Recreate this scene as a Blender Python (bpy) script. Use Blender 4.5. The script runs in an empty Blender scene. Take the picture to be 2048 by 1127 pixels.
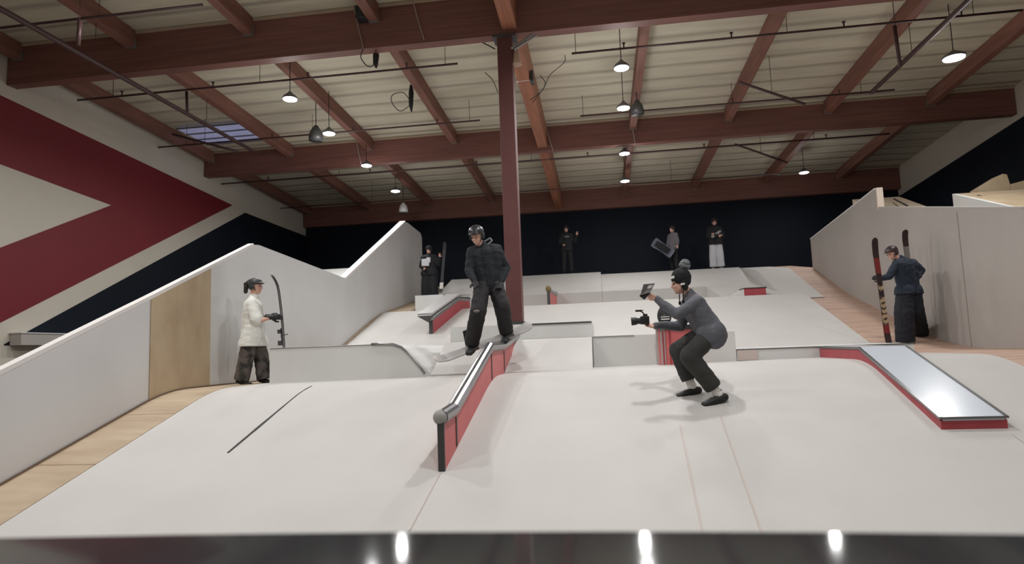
import bpy, bmesh, math, random
import numpy as np
from mathutils import Vector, Matrix, noise
random.seed(7)
C = bpy.context.scene.collection
ZC = 2.2                      # height of the camera above the hall floor; all coordinates below are relative to it
F = 1300.0
YAW, PITCH, ROLL = math.radians(-7.6), math.radians(6.0), math.radians(2.1)

# ------------------------------------------------------------------ camera
def basis():
    cy, sy, cp, sp = math.cos(YAW), math.sin(YAW), math.cos(PITCH), math.sin(PITCH)
    f = Vector((sy*cp, cy*cp, sp)); r0 = Vector((cy, -sy, 0)); u0 = r0.cross(f)
    cr, sr = math.cos(ROLL), math.sin(ROLL)
    return r0*cr-u0*sr, r0*sr+u0*cr, f
RT, UP, FW = basis()
def P(px, py, Y):
    """survey helper: the point at depth Y seen in direction (px, py) of the photograph"""
    v = RT*((px-1024)/F)-UP*((py-563.5)/F)+FW
    return v*(Y/v.y)
cam = bpy.data.cameras.new('camera'); co = bpy.data.objects.new('camera', cam); C.objects.link(co)
cam.sensor_width = 36; cam.lens = F/2048*36; cam.clip_start = .05; cam.clip_end = 200
m = Matrix((RT, UP, -FW)).transposed().to_4x4(); m.translation = (0, 0, ZC); co.matrix_world = m
cam.dof.use_dof = True; cam.dof.focus_distance = 9.0; cam.dof.aperture_fstop = 1.7
bpy.context.scene.camera = co

# ------------------------------------------------------------------ materials
def lin(c):
    return tuple(((v/255)/12.92 if v/255 <= .04045 else ((v/255+.055)/1.055)**2.4) for v in c)
MATS = {}
def mat(name, col, rough=.6, metal=0, var=0.0, scale=3.0, bump=0.0, col2=None, stretch=None, spec=.5, thr=None):
    if name in MATS: return MATS[name]
    M = bpy.data.materials.new(name); M.use_nodes = True; N = M.node_tree.nodes; L = M.node_tree.links
    b = N['Principled BSDF']; b.inputs['Roughness'].default_value = rough; b.inputs['Metallic'].default_value = metal
    b.inputs['Specular IOR Level'].default_value = spec
    c = lin(col); b.inputs['Base Color'].default_value = (*c, 1)
    if var or bump or col2:
        tc = N.new('ShaderNodeTexCoord'); mp = N.new('ShaderNodeMapping'); nz = N.new('ShaderNodeTexNoise')
        if stretch: mp.inputs['Scale'].default_value = stretch
        nz.inputs['Scale'].default_value = scale; nz.inputs['Detail'].default_value = 5
        L.new(tc.outputs['Object'], mp.inputs[0]); L.new(mp.outputs[0], nz.inputs['Vector'])
        rp = N.new('ShaderNodeValToRGB'); L.new(nz.outputs['Fac'], rp.inputs[0])
        c2 = lin(col2) if col2 else tuple(v*(1-var) for v in c)
        lo, hi = thr or (.35, .65)
        rp.color_ramp.elements[0].position = lo; rp.color_ramp.elements[1].position = hi
        rp.color_ramp.elements[0].color = (*c2, 1); rp.color_ramp.elements[1].color = (*c, 1)
        L.new(rp.outputs[0], b.inputs['Base Color'])
        if bump:
            bp = N.new('ShaderNodeBump'); bp.inputs['Strength'].default_value = bump; bp.inputs['Distance'].default_value = .02
            L.new(nz.outputs['Fac'], bp.inputs['Height']); L.new(bp.outputs[0], b.inputs['Normal'])
    MATS[name] = M; return M
def emis(name, col, s):
    M = bpy.data.materials.new(name); M.use_nodes = True; b = M.node_tree.nodes['Principled BSDF']
    b.inputs['Base Color'].default_value = (*lin(col), 1)
    b.inputs['Emission Color'].default_value = (*lin(col), 1); b.inputs['Emission Strength'].default_value = s
    MATS[name] = M; return M
carpet = mat('white_slope_carpet', (194, 191, 188), .8, var=.05, scale=1.2, bump=.05)
boxwhite = mat('painted_white_board', (212, 212, 210), .6, var=.05, scale=1.5)
wallwhite = mat('white_barrier_paint', (213, 213, 214), .6, var=.06, scale=1.0)
wallgrey = mat('grey_white_barrier_paint', (176, 170, 165), .6, var=.08, scale=1.0)
capwhite = mat('cap_white', (228, 224, 222), .5)
def ply_mat(name, c1, c2, stretch, joint):
    M = mat(name, c1, .65, col2=c2, scale=2.2, stretch=stretch, thr=(.3, .7))
    N = M.node_tree.nodes; L = M.node_tree.links
    b = N['Principled BSDF']; src = b.inputs['Base Color'].links[0].from_socket
    tc = N.new('ShaderNodeTexCoord'); sx = N.new('ShaderNodeSeparateXYZ'); L.new(tc.outputs['Object'], sx.inputs[0])
    md = N.new('ShaderNodeMath'); md.operation = 'PINGPONG'; md.inputs[1].default_value = joint/2; L.new(sx.outputs[1], md.inputs[0])
    lt = N.new('ShaderNodeMath'); lt.operation = 'LESS_THAN'; lt.inputs[1].default_value = .006; L.new(md.outputs[0], lt.inputs[0])
    mx = N.new('ShaderNodeMix'); mx.data_type = 'RGBA'; L.new(lt.outputs[0], mx.inputs[0]); L.new(src, mx.inputs[6])
    mx.inputs[7].default_value = (*lin((105, 80, 62)), 1); L.new(mx.outputs[2], b.inputs['Base Color'])
    return M
plyfloor = ply_mat('plywood_lane', (180, 162, 138), (162, 142, 118), (.6, 3, 1), 1.22)
plyred = ply_mat('plywood_lane_reddish', (192, 164, 148), (174, 142, 124), (.6, 3, 1), 1.22)
ply = mat('plywood', (192, 174, 146), .65, col2=(172, 150, 122), scale=2.5, stretch=(1, 1, .5), thr=(.3, .7))
redpanel = mat('red_rail_panel', (204, 106, 106), .5, var=.1, scale=4)
reddark = mat('red_ledge_panel', (168, 68, 76), .5, var=.15, scale=4)
steel = mat('rail_steel', (150, 150, 152), .28, metal=.85, var=.1, scale=8)
darksteel = mat('dark_steel', (72, 72, 72), .45, metal=.3)
blackedge = mat('black_edging', (35, 36, 38), .5)
poly = mat('ledge_top_plastic', (205, 212, 222), .2, spec=.7)
gluelam = mat('glulam_timber', (128, 84, 74), .6, col2=(106, 68, 62), scale=2.5, stretch=(.3, 1, 9), thr=(.3, .7))
purl = mat('purlin_timber', (136, 92, 78), .65, col2=(112, 74, 64), scale=2.5, stretch=(6, .4, 4), thr=(.3, .7))
girdm = mat('girder_timber', (164, 106, 80), .6, col2=(134, 86, 66), scale=2.5, stretch=(6, .4, 4), thr=(.3, .7))
postm = mat('post_paint', (96, 54, 52), .55, var=.12, scale=3)
pipem = mat('sprinkler_pipe_paint', (74, 50, 50), .5)
blackwall = mat('black_wall_paint', (19, 26, 37), .7, var=.2, scale=.6, spec=.2)
creamwall = mat('cream_wall_paint', (206, 199, 186), .7, var=.06, scale=.6)
redpaint = mat('red_wall_paint', (118, 22, 34), .6, var=.1, scale=.8)
concrete = mat('hall_floor_concrete', (110, 106, 102), .7, var=.15, scale=1)
glossblack = mat('glossy_black_top', (60, 61, 63), .07, var=.2, scale=3, spec=.9)
skin = mat('skin', (205, 160, 142), .55, var=.05, scale=6)
rubber = mat('black_rubber', (26, 26, 28), .6)
white_cloth = mat('white_cloth', (228, 226, 222), .8)
lampmetal = mat('lamp_metal', (120, 120, 122), .4, metal=.5)
glow = emis('lamp_lens', (255, 252, 246), 25)
skyl = emis('skylight_panel', (178, 182, 224), .2)

# ------------------------------------------------------------------ mesh helpers
def origin_fix(me):
    n = len(me.vertices); a = np.empty(n*3); me.vertices.foreach_get('co', a); a = a.reshape(-1, 3)
    lo, hi = a.min(0), a.max(0); o = np.array([(lo[0]+hi[0])/2, (lo[1]+hi[1])/2, lo[2]])
    me.vertices.foreach_set('co', (a-o).ravel()); me.update(); return Vector(o)
def link(name, me, m, parent=None, label=None, cat=None, group=None, kind=None, smooth=False):
    o = bpy.data.objects.new(name, me); C.objects.link(o)
    if m is not None:
        me.materials.clear()
        for q in (m if isinstance(m, (list, tuple)) else [m]): me.materials.append(q)
    if smooth: me.polygons.foreach_set('use_smooth', [True]*len(me.polygons))
    off = origin_fix(me); w = off+Vector((0, 0, ZC))
    o['wpos'] = list(w)
    if parent is not None:
        o.parent = parent; o.location = w-Vector(parent['wpos'])
    else: o.location = w
    if label: o['label'] = label
    if cat: o['category'] = cat
    if group: o['group'] = group
    if kind: o['kind'] = kind
    return o
def empty(name, p, label, cat, group=None, kind=None):
    o = bpy.data.objects.new(name, None); C.objects.link(o); o.empty_display_size = .1
    w = Vector(p)+Vector((0, 0, ZC)); o.location = w; o['wpos'] = list(w)
    if label: o['label'] = label; o['category'] = cat
    if group: o['group'] = group
    if kind: o['kind'] = kind
    return o
def mesh_from(bm):
    bmesh.ops.recalc_face_normals(bm, faces=bm.faces)
    me = bpy.data.meshes.new('m'); bm.to_mesh(me); bm.free(); return me
def obj(name, bm, m, parent=None, bevel=0, **k):
    me = mesh_from(bm); o = link(name, me, m, parent, **k)
    if bevel:
        b = o.modifiers.new('bevel', 'BEVEL'); b.width = bevel; b.segments = 2; b.limit_method = 'ANGLE'
    return o
def B(): return bmesh.new()
def hexa(bm, v):
    vs = [bm.verts.new(p) for p in v]
    for f in ((0, 1, 2, 3), (4, 7, 6, 5), (0, 4, 5, 1), (1, 5, 6, 2), (2, 6, 7, 3), (3, 7, 4, 0)): bm.faces.new([vs[i] for i in f])
def box(bm, x0, x1, y0, y1, z0, z1):
    hexa(bm, [(x0, y0, z0), (x1, y0, z0), (x1, y1, z0), (x0, y1, z0), (x0, y0, z1), (x1, y0, z1), (x1, y1, z1), (x0, y1, z1)]); return bm
def beam(bm, a, b, w, h, up=Vector((0, 0, 1))):
    a, b = Vector(a), Vector(b); d = (b-a).normalized(); s = d.cross(up).normalized()*w/2; u = s.cross(d).normalized()*h/2
    hexa(bm, [a-s-u, a+s-u, a+s+u, a-s+u, b-s-u, b+s-u, b+s+u, b-s+u]); return bm
def prism(bm, poly, axis, a, b):
    """poly: list of 2-D points; axis 'x': poly is (y,z); 'y': poly is (x,z); 'z': poly is (x,y)"""
    def mk(p, t): return {'x': (t, p[0], p[1]), 'y': (p[0], t, p[1]), 'z': (p[0], p[1], t)}[axis]
    A = [bm.verts.new(mk(p, a)) for p in poly]; Bv = [bm.verts.new(mk(p, b)) for p in poly]
    bm.faces.new(A); bm.faces.new(Bv[::-1]); n = len(poly)
    for i in range(n): bm.faces.new([A[i], Bv[i], Bv[(i+1) % n], A[(i+1) % n]])
    return bm
def loft(bm, secs):
    """list of (x, [(y,z)...]) sections, closed solid"""
    rows = [[bm.verts.new((x, p[0], p[1])) for p in pr] for x, pr in secs]
    n = len(rows[0])
    for r, s in zip(rows, rows[1:]):
        for i in range(n): bm.faces.new([r[i], s[i], s[(i+1) % n], r[(i+1) % n]])
    bm.faces.new(rows[0][::-1]); bm.faces.new(rows[-1]); return bm
def tube(bm, pts, r, seg=10, cap=True):
    pts = [Vector(p) for p in pts]; rs = r if isinstance(r, (list, tuple)) else [r]*len(pts); rings = []
    prev = None
    for i, p in enumerate(pts):
        d = ((pts[min(i+1, len(pts)-1)]-pts[max(i-1, 0)])).normalized()
        if prev is None:
            prev = d.orthogonal().normalized()
        s = (prev-d*prev.dot(d)).normalized(); prev = s; t = d.cross(s)
        rings.append([bm.verts.new(p+(s*math.cos(2*math.pi*k/seg)+t*math.sin(2*math.pi*k/seg))*rs[i]) for k in range(seg)])
    for a, b in zip(rings, rings[1:]):
        for k in range(seg): bm.faces.new([a[k], b[k], b[(k+1) % seg], a[(k+1) % seg]])
    if cap: bm.faces.new(rings[0][::-1]); bm.faces.new(rings[-1])
    return bm
def ball(bm, c, r, axes=None, seg=14):
    M = Matrix.Identity(4)
    if isinstance(r, (int, float)): r = (r, r, r)
    if axes: M = Matrix((axes[0], axes[1], axes[2])).transposed().to_4x4()
    M = Matrix.Translation(Vector(c)) @ M @ Matrix.Diagonal((r[0], r[1], r[2], 1))
    bmesh.ops.create_uvsphere(bm, u_segments=seg, v_segments=seg//2+2, radius=1, matrix=M); return bm
def cap(bm, a, b, ra, rb=None, seg=14):
    rb = ra if rb is None else rb; a, b = Vector(a), Vector(b)
    ball(bm, a, ra, seg=seg); ball(bm, b, rb, seg=seg)
    if (b-a).length > 1e-4: tube(bm, [a, b], [ra*.995, rb*.995], seg)
    return bm
def lathe(bm, prof, c, seg=20):
    rings = []
    for r, z in prof:
        rings.append([bm.verts.new((c[0]+r*math.cos(2*math.pi*k/seg), c[1]+r*math.sin(2*math.pi*k/seg), c[2]+z)) for k in range(seg)])
    for a, b in zip(rings, rings[1:]):
        for k in range(seg): bm.faces.new([a[k], a[(k+1) % seg], b[(k+1) % seg], b[k]])
    bm.faces.new(rings[0]); bm.faces.new(rings[-1][::-1]); return bm
def skinned(bm, voxel, smooth=4, wrinkle=0.0, wscale=9.0):
    """fuse overlapping closed lumps into one continuous surface"""
    me = mesh_from(bm); o = bpy.data.objects.new('t', me); C.objects.link(o)
    r = o.modifiers.new('r', 'REMESH'); r.mode = 'VOXEL'; r.voxel_size = voxel
    s = o.modifiers.new('s', 'SMOOTH'); s.iterations = smooth; s.factor = .5
    dg = bpy.context.evaluated_depsgraph_get(); dg.update()
    me2 = bpy.data.meshes.new_from_object(o.evaluated_get(dg)); bpy.data.objects.remove(o); bpy.data.meshes.remove(me)
    if wrinkle:
        for v in me2.vertices:
            q = v.co*wscale; q = Vector((q.x, q.y, q.z*1.7))
            v.co += v.normal*wrinkle*(noise.noise(q)+.5*noise.noise(q*2.3))
    return me2

# ------------------------------------------------------------------ the hall
G = -ZC
XL, XR, YB, YF = -11.1, 10.35, 23.5, -3.0
def ceil_z(y): return 6.22-(y-10.75)*.0365
bm = B(); box(bm, XL-.2, XR+.2, YF-.2, YB+.2, G-.2, G); obj('floor', bm, concrete, kind='structure')
bm = B(); prism(bm, [(YF-.2, ceil_z(YF)), (YB+.2, ceil_z(YB)), (YB+.2, ceil_z(YB)+.2), (YF-.2, ceil_z(YF)+.2)], 'x', XL-.2, XR+.2)
insul = mat('roof_insulation', (206, 198, 178), .75, col2=(180, 171, 152), scale=1.1, stretch=(.5, 3.2, 1), thr=(.25, .7))
N = insul.node_tree.nodes; L = insul.node_tree.links; bs = N['Principled BSDF']; src = bs.inputs['Base Color'].links[0].from_socket
tc = N.new('ShaderNodeTexCoord'); nzw = N.new('ShaderNodeTexNoise'); nzw.inputs['Scale'].default_value = 1.3
mw = N.new('ShaderNodeMix'); mw.data_type = 'VECTOR'; mw.inputs[0].default_value = .06
L.new(tc.outputs['Object'], mw.inputs[4]); L.new(nzw.outputs['Color'], mw.inputs[5]); L.new(tc.outputs['Object'], nzw.inputs[0])
sx = N.new('ShaderNodeSeparateXYZ'); L.new(mw.outputs[1], sx.inputs[0])
pp = N.new('ShaderNodeMath'); pp.operation = 'PINGPONG'; pp.inputs[1].default_value = .305; L.new(sx.outputs[1], pp.inputs[0])
mr = N.new('ShaderNodeMapRange'); mr.inputs[1].default_value = 0; mr.inputs[2].default_value = .09; L.new(pp.outputs[0], mr.inputs[0])
mx = N.new('ShaderNodeMix'); mx.data_type = 'RGBA'; L.new(mr.outputs[0], mx.inputs[0]); mx.inputs[6].default_value = (*lin((168, 160, 144)), 1); L.new(src, mx.inputs[7])
L.new(mx.outputs[2], bs.inputs['Base Color'])
bp = N.new('ShaderNodeBump'); bp.inputs['Strength'].default_value = .5; bp.inputs['Distance'].default_value = .12; L.new(mr.outputs[0], bp.inputs['Height']); L.new(bp.outputs[0], bs.inputs['Normal'])
# ceiling with a rooflight opening is kept as one slab; the rooflight panel sits just under it
obj('ceiling', bm, insul, kind='structure')
# left wall with the painted arrow, as coloured faces of the same wall
def wall_x(name, x, polys, thick):
    """polys: list of (points (y,z), material index); first fills the whole wall"""
    bm = B(); prism(bm, [(YF, G), (YB, G), (YB, ceil_z(YB)), (YF, ceil_z(YF))], 'x', x, x+thick)
    return obj(name, bm, creamwall, kind='structure')
wl = wall_x('wall_left', XL, None, -.2)
wr = wall_x('wall_right', XR, None, .2)
bm = B(); box(bm, XL-.2, XR+.2, YB, YB+.2, G, 6.0); obj('wall_back', bm, blackwall, kind='structure')
bm = B(); box(bm, XL-.2, XR+.2, YF-.2, YF, G, 6.9); obj('wall_front_unseen', bm, creamwall, kind='structure')  # unseen wall behind the camera, added to close the hall for light bounce
def paint(name, x, pts, m, label, cat='wall painting', d=.006):
    bm = B(); prism(bm, pts, 'x', x, x+d); return obj(name, bm, m, label=label, cat=cat)
def yz(px, py, X):
    v = RT*((px-1024)/F)-UP*((py-563.5)/F)+FW; t = X/v.x; return (v.y*t, v.z*t)
a1, a2, a3 = yz(0, 190, XL), yz(465, 410, XL), yz(0, 645, XL)
b1, b2, b3 = yz(0, 328, XL), yz(222, 410, XL), yz(0, 495, XL)
def ext(p, q, y):
    t = (y-p[0])/(q[0]-p[0]); return (y, p[1]+(q[1]-p[1])*t)
paint('painted_arrow', XL+.001, [a2, ext(a1, a2, 6), ext(b1, b2, 7.5), b2, ext(b3, b2, 7.5), ext(a3, a2, 8.0)], redpaint,
      'large dark red arrow painted on the cream left wall, pointing to the back')
k1, k2 = yz(50, 665, XL), yz(490, 425, XL); k3 = yz(567, 455, XL)
paint('painted_band', XL+.001, [ext(k1, k2, 10.84), k2, k3, (YB, k3[1]), (YB, .44), (10.84, .44)], blackwall,
      'black painted slanting area below the red arrow on the left wall')
r1, r2 = yz(1805, 388, XR), yz(2048, 232, XR)
paint('painted_band', XR-.007, [r1, (YB, r1[1]), (YB, G), (YF, G), ext(r1, r2, YF)], blackwall,
      'black painted lower part of the right wall under a narrow cream strip')

# ------------------------------------------------------------------ roof timbers
BY = [-1.85, 4.45, 10.75, 17.05, 23.36]; BBOT = [5.9, 5.7, 5.43, 5.29, 4.97]
nm = ['behind the camera', 'over the foreground', 'nearest in view, carried by the steel post', 'middle of the three in view', 'farthest, above the black back wall']
for i, (y, zb) in enumerate(zip(BY, BBOT)):
    e = empty('roof_beam', (0, y, zb), 'deep reddish glulam roof beam across the hall, '+nm[i], 'beam', 'glulam roof beams')
    bm = B(); box(bm, XL+.01, XR-.01, y-.11, y+.11, zb, ceil_z(y)-.05); obj('timber', bm, gluelam, e)
    if i >= 2:
        bm = B(); box(bm, XL+.01, XR-.01, y-.15, y+.15, ceil_z(y)-.05, ceil_z(y)-.005); obj('top_plate', bm, mat('plate_light', (168, 150, 130), .7), e)
ords = ['first', 'second', 'third', 'fourth', 'fifth', 'sixth', 'seventh', 'eighth', 'ninth']
PX = [-10.85, -8.45, -6.1, -3.72, 1.1, 3.53, 5.98, 8.4]
bays = [(1, 'in the bay over the foreground'), (2, 'in the bay behind the nearest beam'), (3, 'in the farthest bay')]
hang = mat('galvanised_hanger', (150, 148, 146), .4, metal=.6)
for bi, bn in bays:
    for k, x in enumerate(PX):
        y0, y1 = BY[bi]+.12, BY[bi+1]-.12; dz = .33
        e = empty('roof_purlin', (x, y0, ceil_z(y0)-dz), 'reddish timber purlin %s, %s from the left wall' % (bn, ords[k if k < 4 else k+1]), 'purlin', 'roof purlins')
        bm = B(); w = .085
        hexa(bm, [(x-w, y0, ceil_z(y0)-dz), (x+w, y0, ceil_z(y0)-dz), (x+w, y1, ceil_z(y1)-dz), (x-w, y1, ceil_z(y1)-dz),
                  (x-w, y0, ceil_z(y0)-.005), (x+w, y0, ceil_z(y0)-.005), (x+w, y1, ceil_z(y1)-.005), (x-w, y1, ceil_z(y1)-.005)])
        obj('timber', bm, purl, e)
        for yy in (y0+.03, y1-.03):
            bm = B(); box(bm, x-w-.006, x+w+.006, yy-.03, yy+.03, ceil_z(yy)-dz-.012, ceil_z(yy)-dz+.16); obj('hanger', bm, hang, e)
for bi, bn in bays:
    y0, y1 = BY[bi]+.12, BY[bi+1]-.12; x = -1.3; b = BBOT[bi+1]+.08
    bm = B(); w = .125
    hexa(bm, [(x-w, y0, BBOT[bi]+.04), (x+w, y0, BBOT[bi]+.04), (x+w, y1, b), (x-w, y1, b),
              (x-w, y0, ceil_z(y0)-.005), (x+w, y0, ceil_z(y0)-.005), (x+w, y1, ceil_z(y1)-.005), (x-w, y1, ceil_z(y1)-.005)])
    obj('roof_girder', bm, girdm, label='orange-brown deep timber girder along the hall, '+bn, cat='girder', group='central girders')
# post
e = empty('steel_post', (-1.4, 10.75, .42), 'tall dark red square post standing on the white block, holding the roof beam', 'post')
bm = B(); box(bm, -1.53, -1.27, 10.64, 10.9, .425, 5.41); obj('shaft', bm, postm, e, bevel=.01)
bm = B(); box(bm, -1.6, -1.2, 10.60, 10.94, 5.385, 5.425); obj('cap_plate', bm, darksteel, e)
bm = B(); box(bm, -1.56, -1.24, 10.61, 10.93, .421, .47); obj('base_collar', bm, darksteel, e)
# rooflight
s0 = P(365, 262, 15.0)
e = empty('rooflight', (-9.6, 15.6, ceil_z(15.6)-.1), 'bluish translucent rooflight panel in the ceiling by the left wall', 'rooflight')
bm = B(); box(bm, -10.6, -8.6, 15.0, 16.3, ceil_z(15.7)-.035, ceil_z(15.7)-.03); obj('panel', bm, skyl, e)
bm = B()
for yy in (14.98, 15.42, 15.86, 16.3): box(bm, -10.6, -8.6, yy-.02, yy+.02, ceil_z(15.7)-.06, ceil_z(15.7)-.036)
obj('glazing_bars', bm, lampmetal, e)

# ------------------------------------------------------------------ lamps
def area(p, power, size=.26, spread=math.radians(170)):
    l = bpy.data.lights.new('lamp_light', 'AREA'); l.shape = 'DISK'; l.size = size; l.energy = power; l.color = (1, .995, .985); l.spread = spread
    o = bpy.data.objects.new('lamp_light', l); C.objects.link(o); o.location = Vector(p)+Vector((0, 0, ZC)); return o
def lamp(p, label, power, lit=True, r=.15, group='round ceiling lamps'):
    x, y, z = p; e = empty('ceiling_lamp', p, label, 'lamp', group)
    bm = B(); lathe(bm, [(r*1.02, 0), (r*1.05, .03), (r*.8, .07), (r*.35, .12), (.03, .15)], (x, y, z)); obj('housing', bm, lampmetal, e, smooth=True)
    bm = B(); lathe(bm, [(r*.93, -.012), (r*.95, -.001)], (x, y, z)); obj('lens', bm, glow, e)
    bm = B(); tube(bm, [(x, y, z+.14), (x, y, ceil_z(y))], .008, 6); obj('cable', bm, rubber, e)
    area((x, y, z-.03), power, r*1.9)
    l = bpy.data.lights.new('lamp_glow', 'POINT'); l.energy = power*(.26 if y > 10 else .07); l.shadow_soft_size = r*.9; l.color = (1, .995, .985)
    q = bpy.data.objects.new('lamp_glow', l); C.objects.link(q); q.location = (x, y, z-.2+ZC)
PW = 70
def atz(px, py, z):
    v = RT*((px-1024)/F)-UP*((py-563.5)/F)+FW; return v*(z/v.z)
rows = [((580, 198), 'nearest lit lamp of the left row, left of centre'), ((658, 267), 'second lit lamp of the left row, beside a grey bell shade'),
        ((733, 331), 'third lit lamp of the left row, just under the middle beam'), ((791, 382), 'farthest lit lamp of the left row'),
        ((1243, 136), 'nearest lamp of the centre-right row, below the nearest beam'), ((1247, 216), 'second lamp of the centre-right row, beside a dark bell shade'),
        ((1249, 307), 'third lamp of the centre-right row, just under the middle beam'), ((1250, 362), 'farthest lamp of the centre-right row'),
        ((1908, 116), 'large bright lamp by the right wall'), ((1608, 345), 'bright lamp at the far right, above the grey barrier')]
for (px, py), lb in rows:
    p = atz(px, py, 5.1); lamp(p, 'round white '+lb, PW*(.6 if p.y > 16 else 1), r=.19 if px == 1908 else .14)
for k, (x, y) in enumerate([(-5.8, 8.2), (-5.8, 4.6), (-5.8, 1), (.6, 8.2), (.6, 4.6), (.6, 1), (6.9, 8.2), (6.9, 4.2), (6.9, .6)]):  # unseen lamps added over the foreground to get the floor bright
    lamp((x, y, 5.3), 'unseen round ceiling lamp added above the foreground to brighten the floor', PW*(.6 if x > 5 else 1.5), group='added unseen lamps above the foreground')
def bell(p, m, label, s=1.0):
    x, y, z = p; e = empty('bell_lamp', p, label, 'lamp', 'bell shaped hanging lamps')
    bm = B(); lathe(bm, [(.17*s, 0), (.165*s, .1*s), (.14*s, .22*s), (.07*s, .32*s), (.05*s, .36*s)], (x, y, z)); obj('shade', bm, m, e, smooth=True)
    bm = B(); tube(bm, [(x, y, z+.34*s), (x, y, ceil_z(y))], .01, 6); obj('cable', bm, rubber, e)
bell(P(632, 281, 14.2), darksteel, 'dark grey unlit bell lamp left of the second lit lamp')
bell(P(1275, 228, 14.6), darksteel, 'dark grey unlit bell lamp right of the centre row', .9)
bell(P(807, 424, 21.0), mat('bell_white', (205, 203, 203), .5), 'pale unlit bell lamp hanging before the farthest beam', .9)

# ------------------------------------------------------------------ sprinkler pipes
def pipe(a, b, label, r=.022, heads=0, risers=(), cols=()):
    a, b = Vector(a), Vector(b); lo = (a if a.z < b.z else b)
    e = empty('sprinkler_pipe', (a+b)/2, label, 'pipe', 'red-brown sprinkler pipes')
    bm = B(); tube(bm, [a, b], r, 8); obj('tube', bm, pipem, e, smooth=True)
    for k in range(heads):
        q = a.lerp(b, (k+.5)/heads); bm = B(); tube(bm, [q, q+Vector((0, 0, .09))], .014, 6); lathe(bm, [(.03, .09), (.035, .1), (.03, .11)], q, 8); obj('sprinkler_head', bm, pipem, e)
    for t in risers:
        q = a.lerp(b, t); bm = B(); tube(bm, [q, (q.x, q.y, ceil_z(q.y))], .006, 5); obj('hanger_rod', bm, pipem, e)
    return e
def xpipe(p, q, z, label, **k):
    v1, v2 = P(*p, 1.0), P(*q, 1.0); Y = 2*z/(v1.z+v2.z); return pipe((v1.x*Y, Y, z), (v2.x*Y, Y, z), label, **k)
xpipe((155, 207), (915, 120), 5.55, 'thin dark cross pipe from the left wall behind the nearest beam', heads=4, risers=(.1, .5, .97))
xpipe((312, 298), (960, 237), 5.55, 'thin dark cross pipe on the left just before the middle beam', heads=4, risers=(.1, .5, .97))
xpipe((1143, 98), (2046, 30), 5.55, 'thin dark cross pipe on the right behind the nearest beam', heads=4, risers=(.01, .5, .9))
xpipe((1160, 222), (1790, 190), 5.55, 'thin dark cross pipe on the right just before the middle beam', heads=3, risers=(.01, .5, .9))
xpipe((438, 361), (1780, 275), 5.3, 'long dark cross pipe just behind the middle beam', heads=6, risers=(.2, .5, .9))
xpipe((560, 412), (1560, 352), 5.15, 'pale thin pipe before the farthest beam', r=.018, risers=(.2, .8))
xpipe((0, 62), (405, 3), 5.55, 'thin dark cross pipe at the top left before the nearest beam', risers=(.5,))
def lpipe(pts, z, label, **k):
    k.setdefault('risers', (.1, .35, .6, .85))
    a, b = atz(*pts[0], z), atz(*pts[1], z); a.x = b.x = (a.x+b.x)/2; a.y = 2.0; return pipe(a, b, label, **k)
lpipe(((60, 40), (495, 302)), 5.22, 'thick dark main pipe running along the hall on the left', r=.045)
lpipe(((1905, 5), (1765, 183)), 5.22, 'thick dark main pipe running along the hall on the right', r=.045)
for a, b, Y, Y2, lb in (((160, 42), (156, 90), 8.0, 8.0, 'short riser between pipes at the top left'), ((373, 183), (375, 228), 12.6, 12.6, 'short riser between the cross pipe and main pipe on the left'),
                ((1789, 52), (1800, 132), 10.95, 10.95, 'short riser between the cross pipe and main pipe on the right'),
                ((1478, 164), (1610, 208), 14.0, 14.2, 'slanting brace pipe on the right before the middle beam'),
                ((1470, 288), (1575, 325), 19.0, 19.2, 'slanting brace pipe on the right behind the middle beam'),
                ((345, 268), (475, 303), 14.6, 14.7, 'slanting brace pipe beside the rooflight')):
    pipe(P(*a, Y), P(*b, Y2), lb, r=.03, risers=(.5,))
# cables
def cable(pts, label, r=.009, m=None, name='hanging_cable'):
    bm = B(); tube(bm, pts, r, 6); return obj(name, bm, m or mat('cable_grey', (160, 150, 146), .6), smooth=True, label=label, cat='cable', group='hanging cables')
def curve3(pts, n=8):
    out = []; P_ = [Vector(p) for p in pts]; P_ = [P_[0]*2-P_[1]]+P_+[P_[-1]*2-P_[-2]]
    for i in range(1, len(P_)-2):
        for k in range(n):
            t = k/n; a, b, c, d = P_[i-1], P_[i], P_[i+1], P_[i+2]
            out.append(.5*((2*b)+(-a+c)*t+(2*a-5*b+4*c-d)*t*t+(-a+3*b-3*c+d)*t**3))
    out.append(P_[-2]); return out
cable(curve3([P(706, 5, 10.58), P(714, 45, 10.6), P(724, 85, 10.6), P(726, 98, 10.6)]), 'pale cable running down the nearest beam, left one')
cable(curve3([P(826, 2, 10.58), P(836, 40, 10.6), P(848, 79, 10.6)]), 'pale cable running down the nearest beam, right one')
cable(curve3([P(726, 98, 10.6), P(722, 115, 10.7), P(735, 132, 10.7), P(748, 128, 10.7), P(752, 100, 10.7)]), 'dark cable loop hanging below the nearest beam', m=rubber)
cable(curve3([P(820, 200, 13.6), P(806, 185, 13.6), P(785, 190, 13.6), P(784, 205, 13.6), P(800, 222, 13.6), P(818, 212, 13.6)]), 'dark cable loop under a purlin left of the post', m=rubber)
cable(curve3([P(1262, 240, 16.85), P(1266, 262, 16.85), P(1271, 290, 16.85)]), 'pale cable on the middle beam near the centre-right lamps', r=.012)
cable(curve3([P(712, 272, 16.85), P(716, 300, 16.85), P(722, 328, 16.85)]), 'pale cable on the middle beam above the third left lamp', r=.012)
cable(curve3([P(1088, 240, 16.85), P(1098, 275, 16.85), P(1106, 302, 16.85)]), 'pale cable on the middle beam right of the girder', r=.012)
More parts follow.
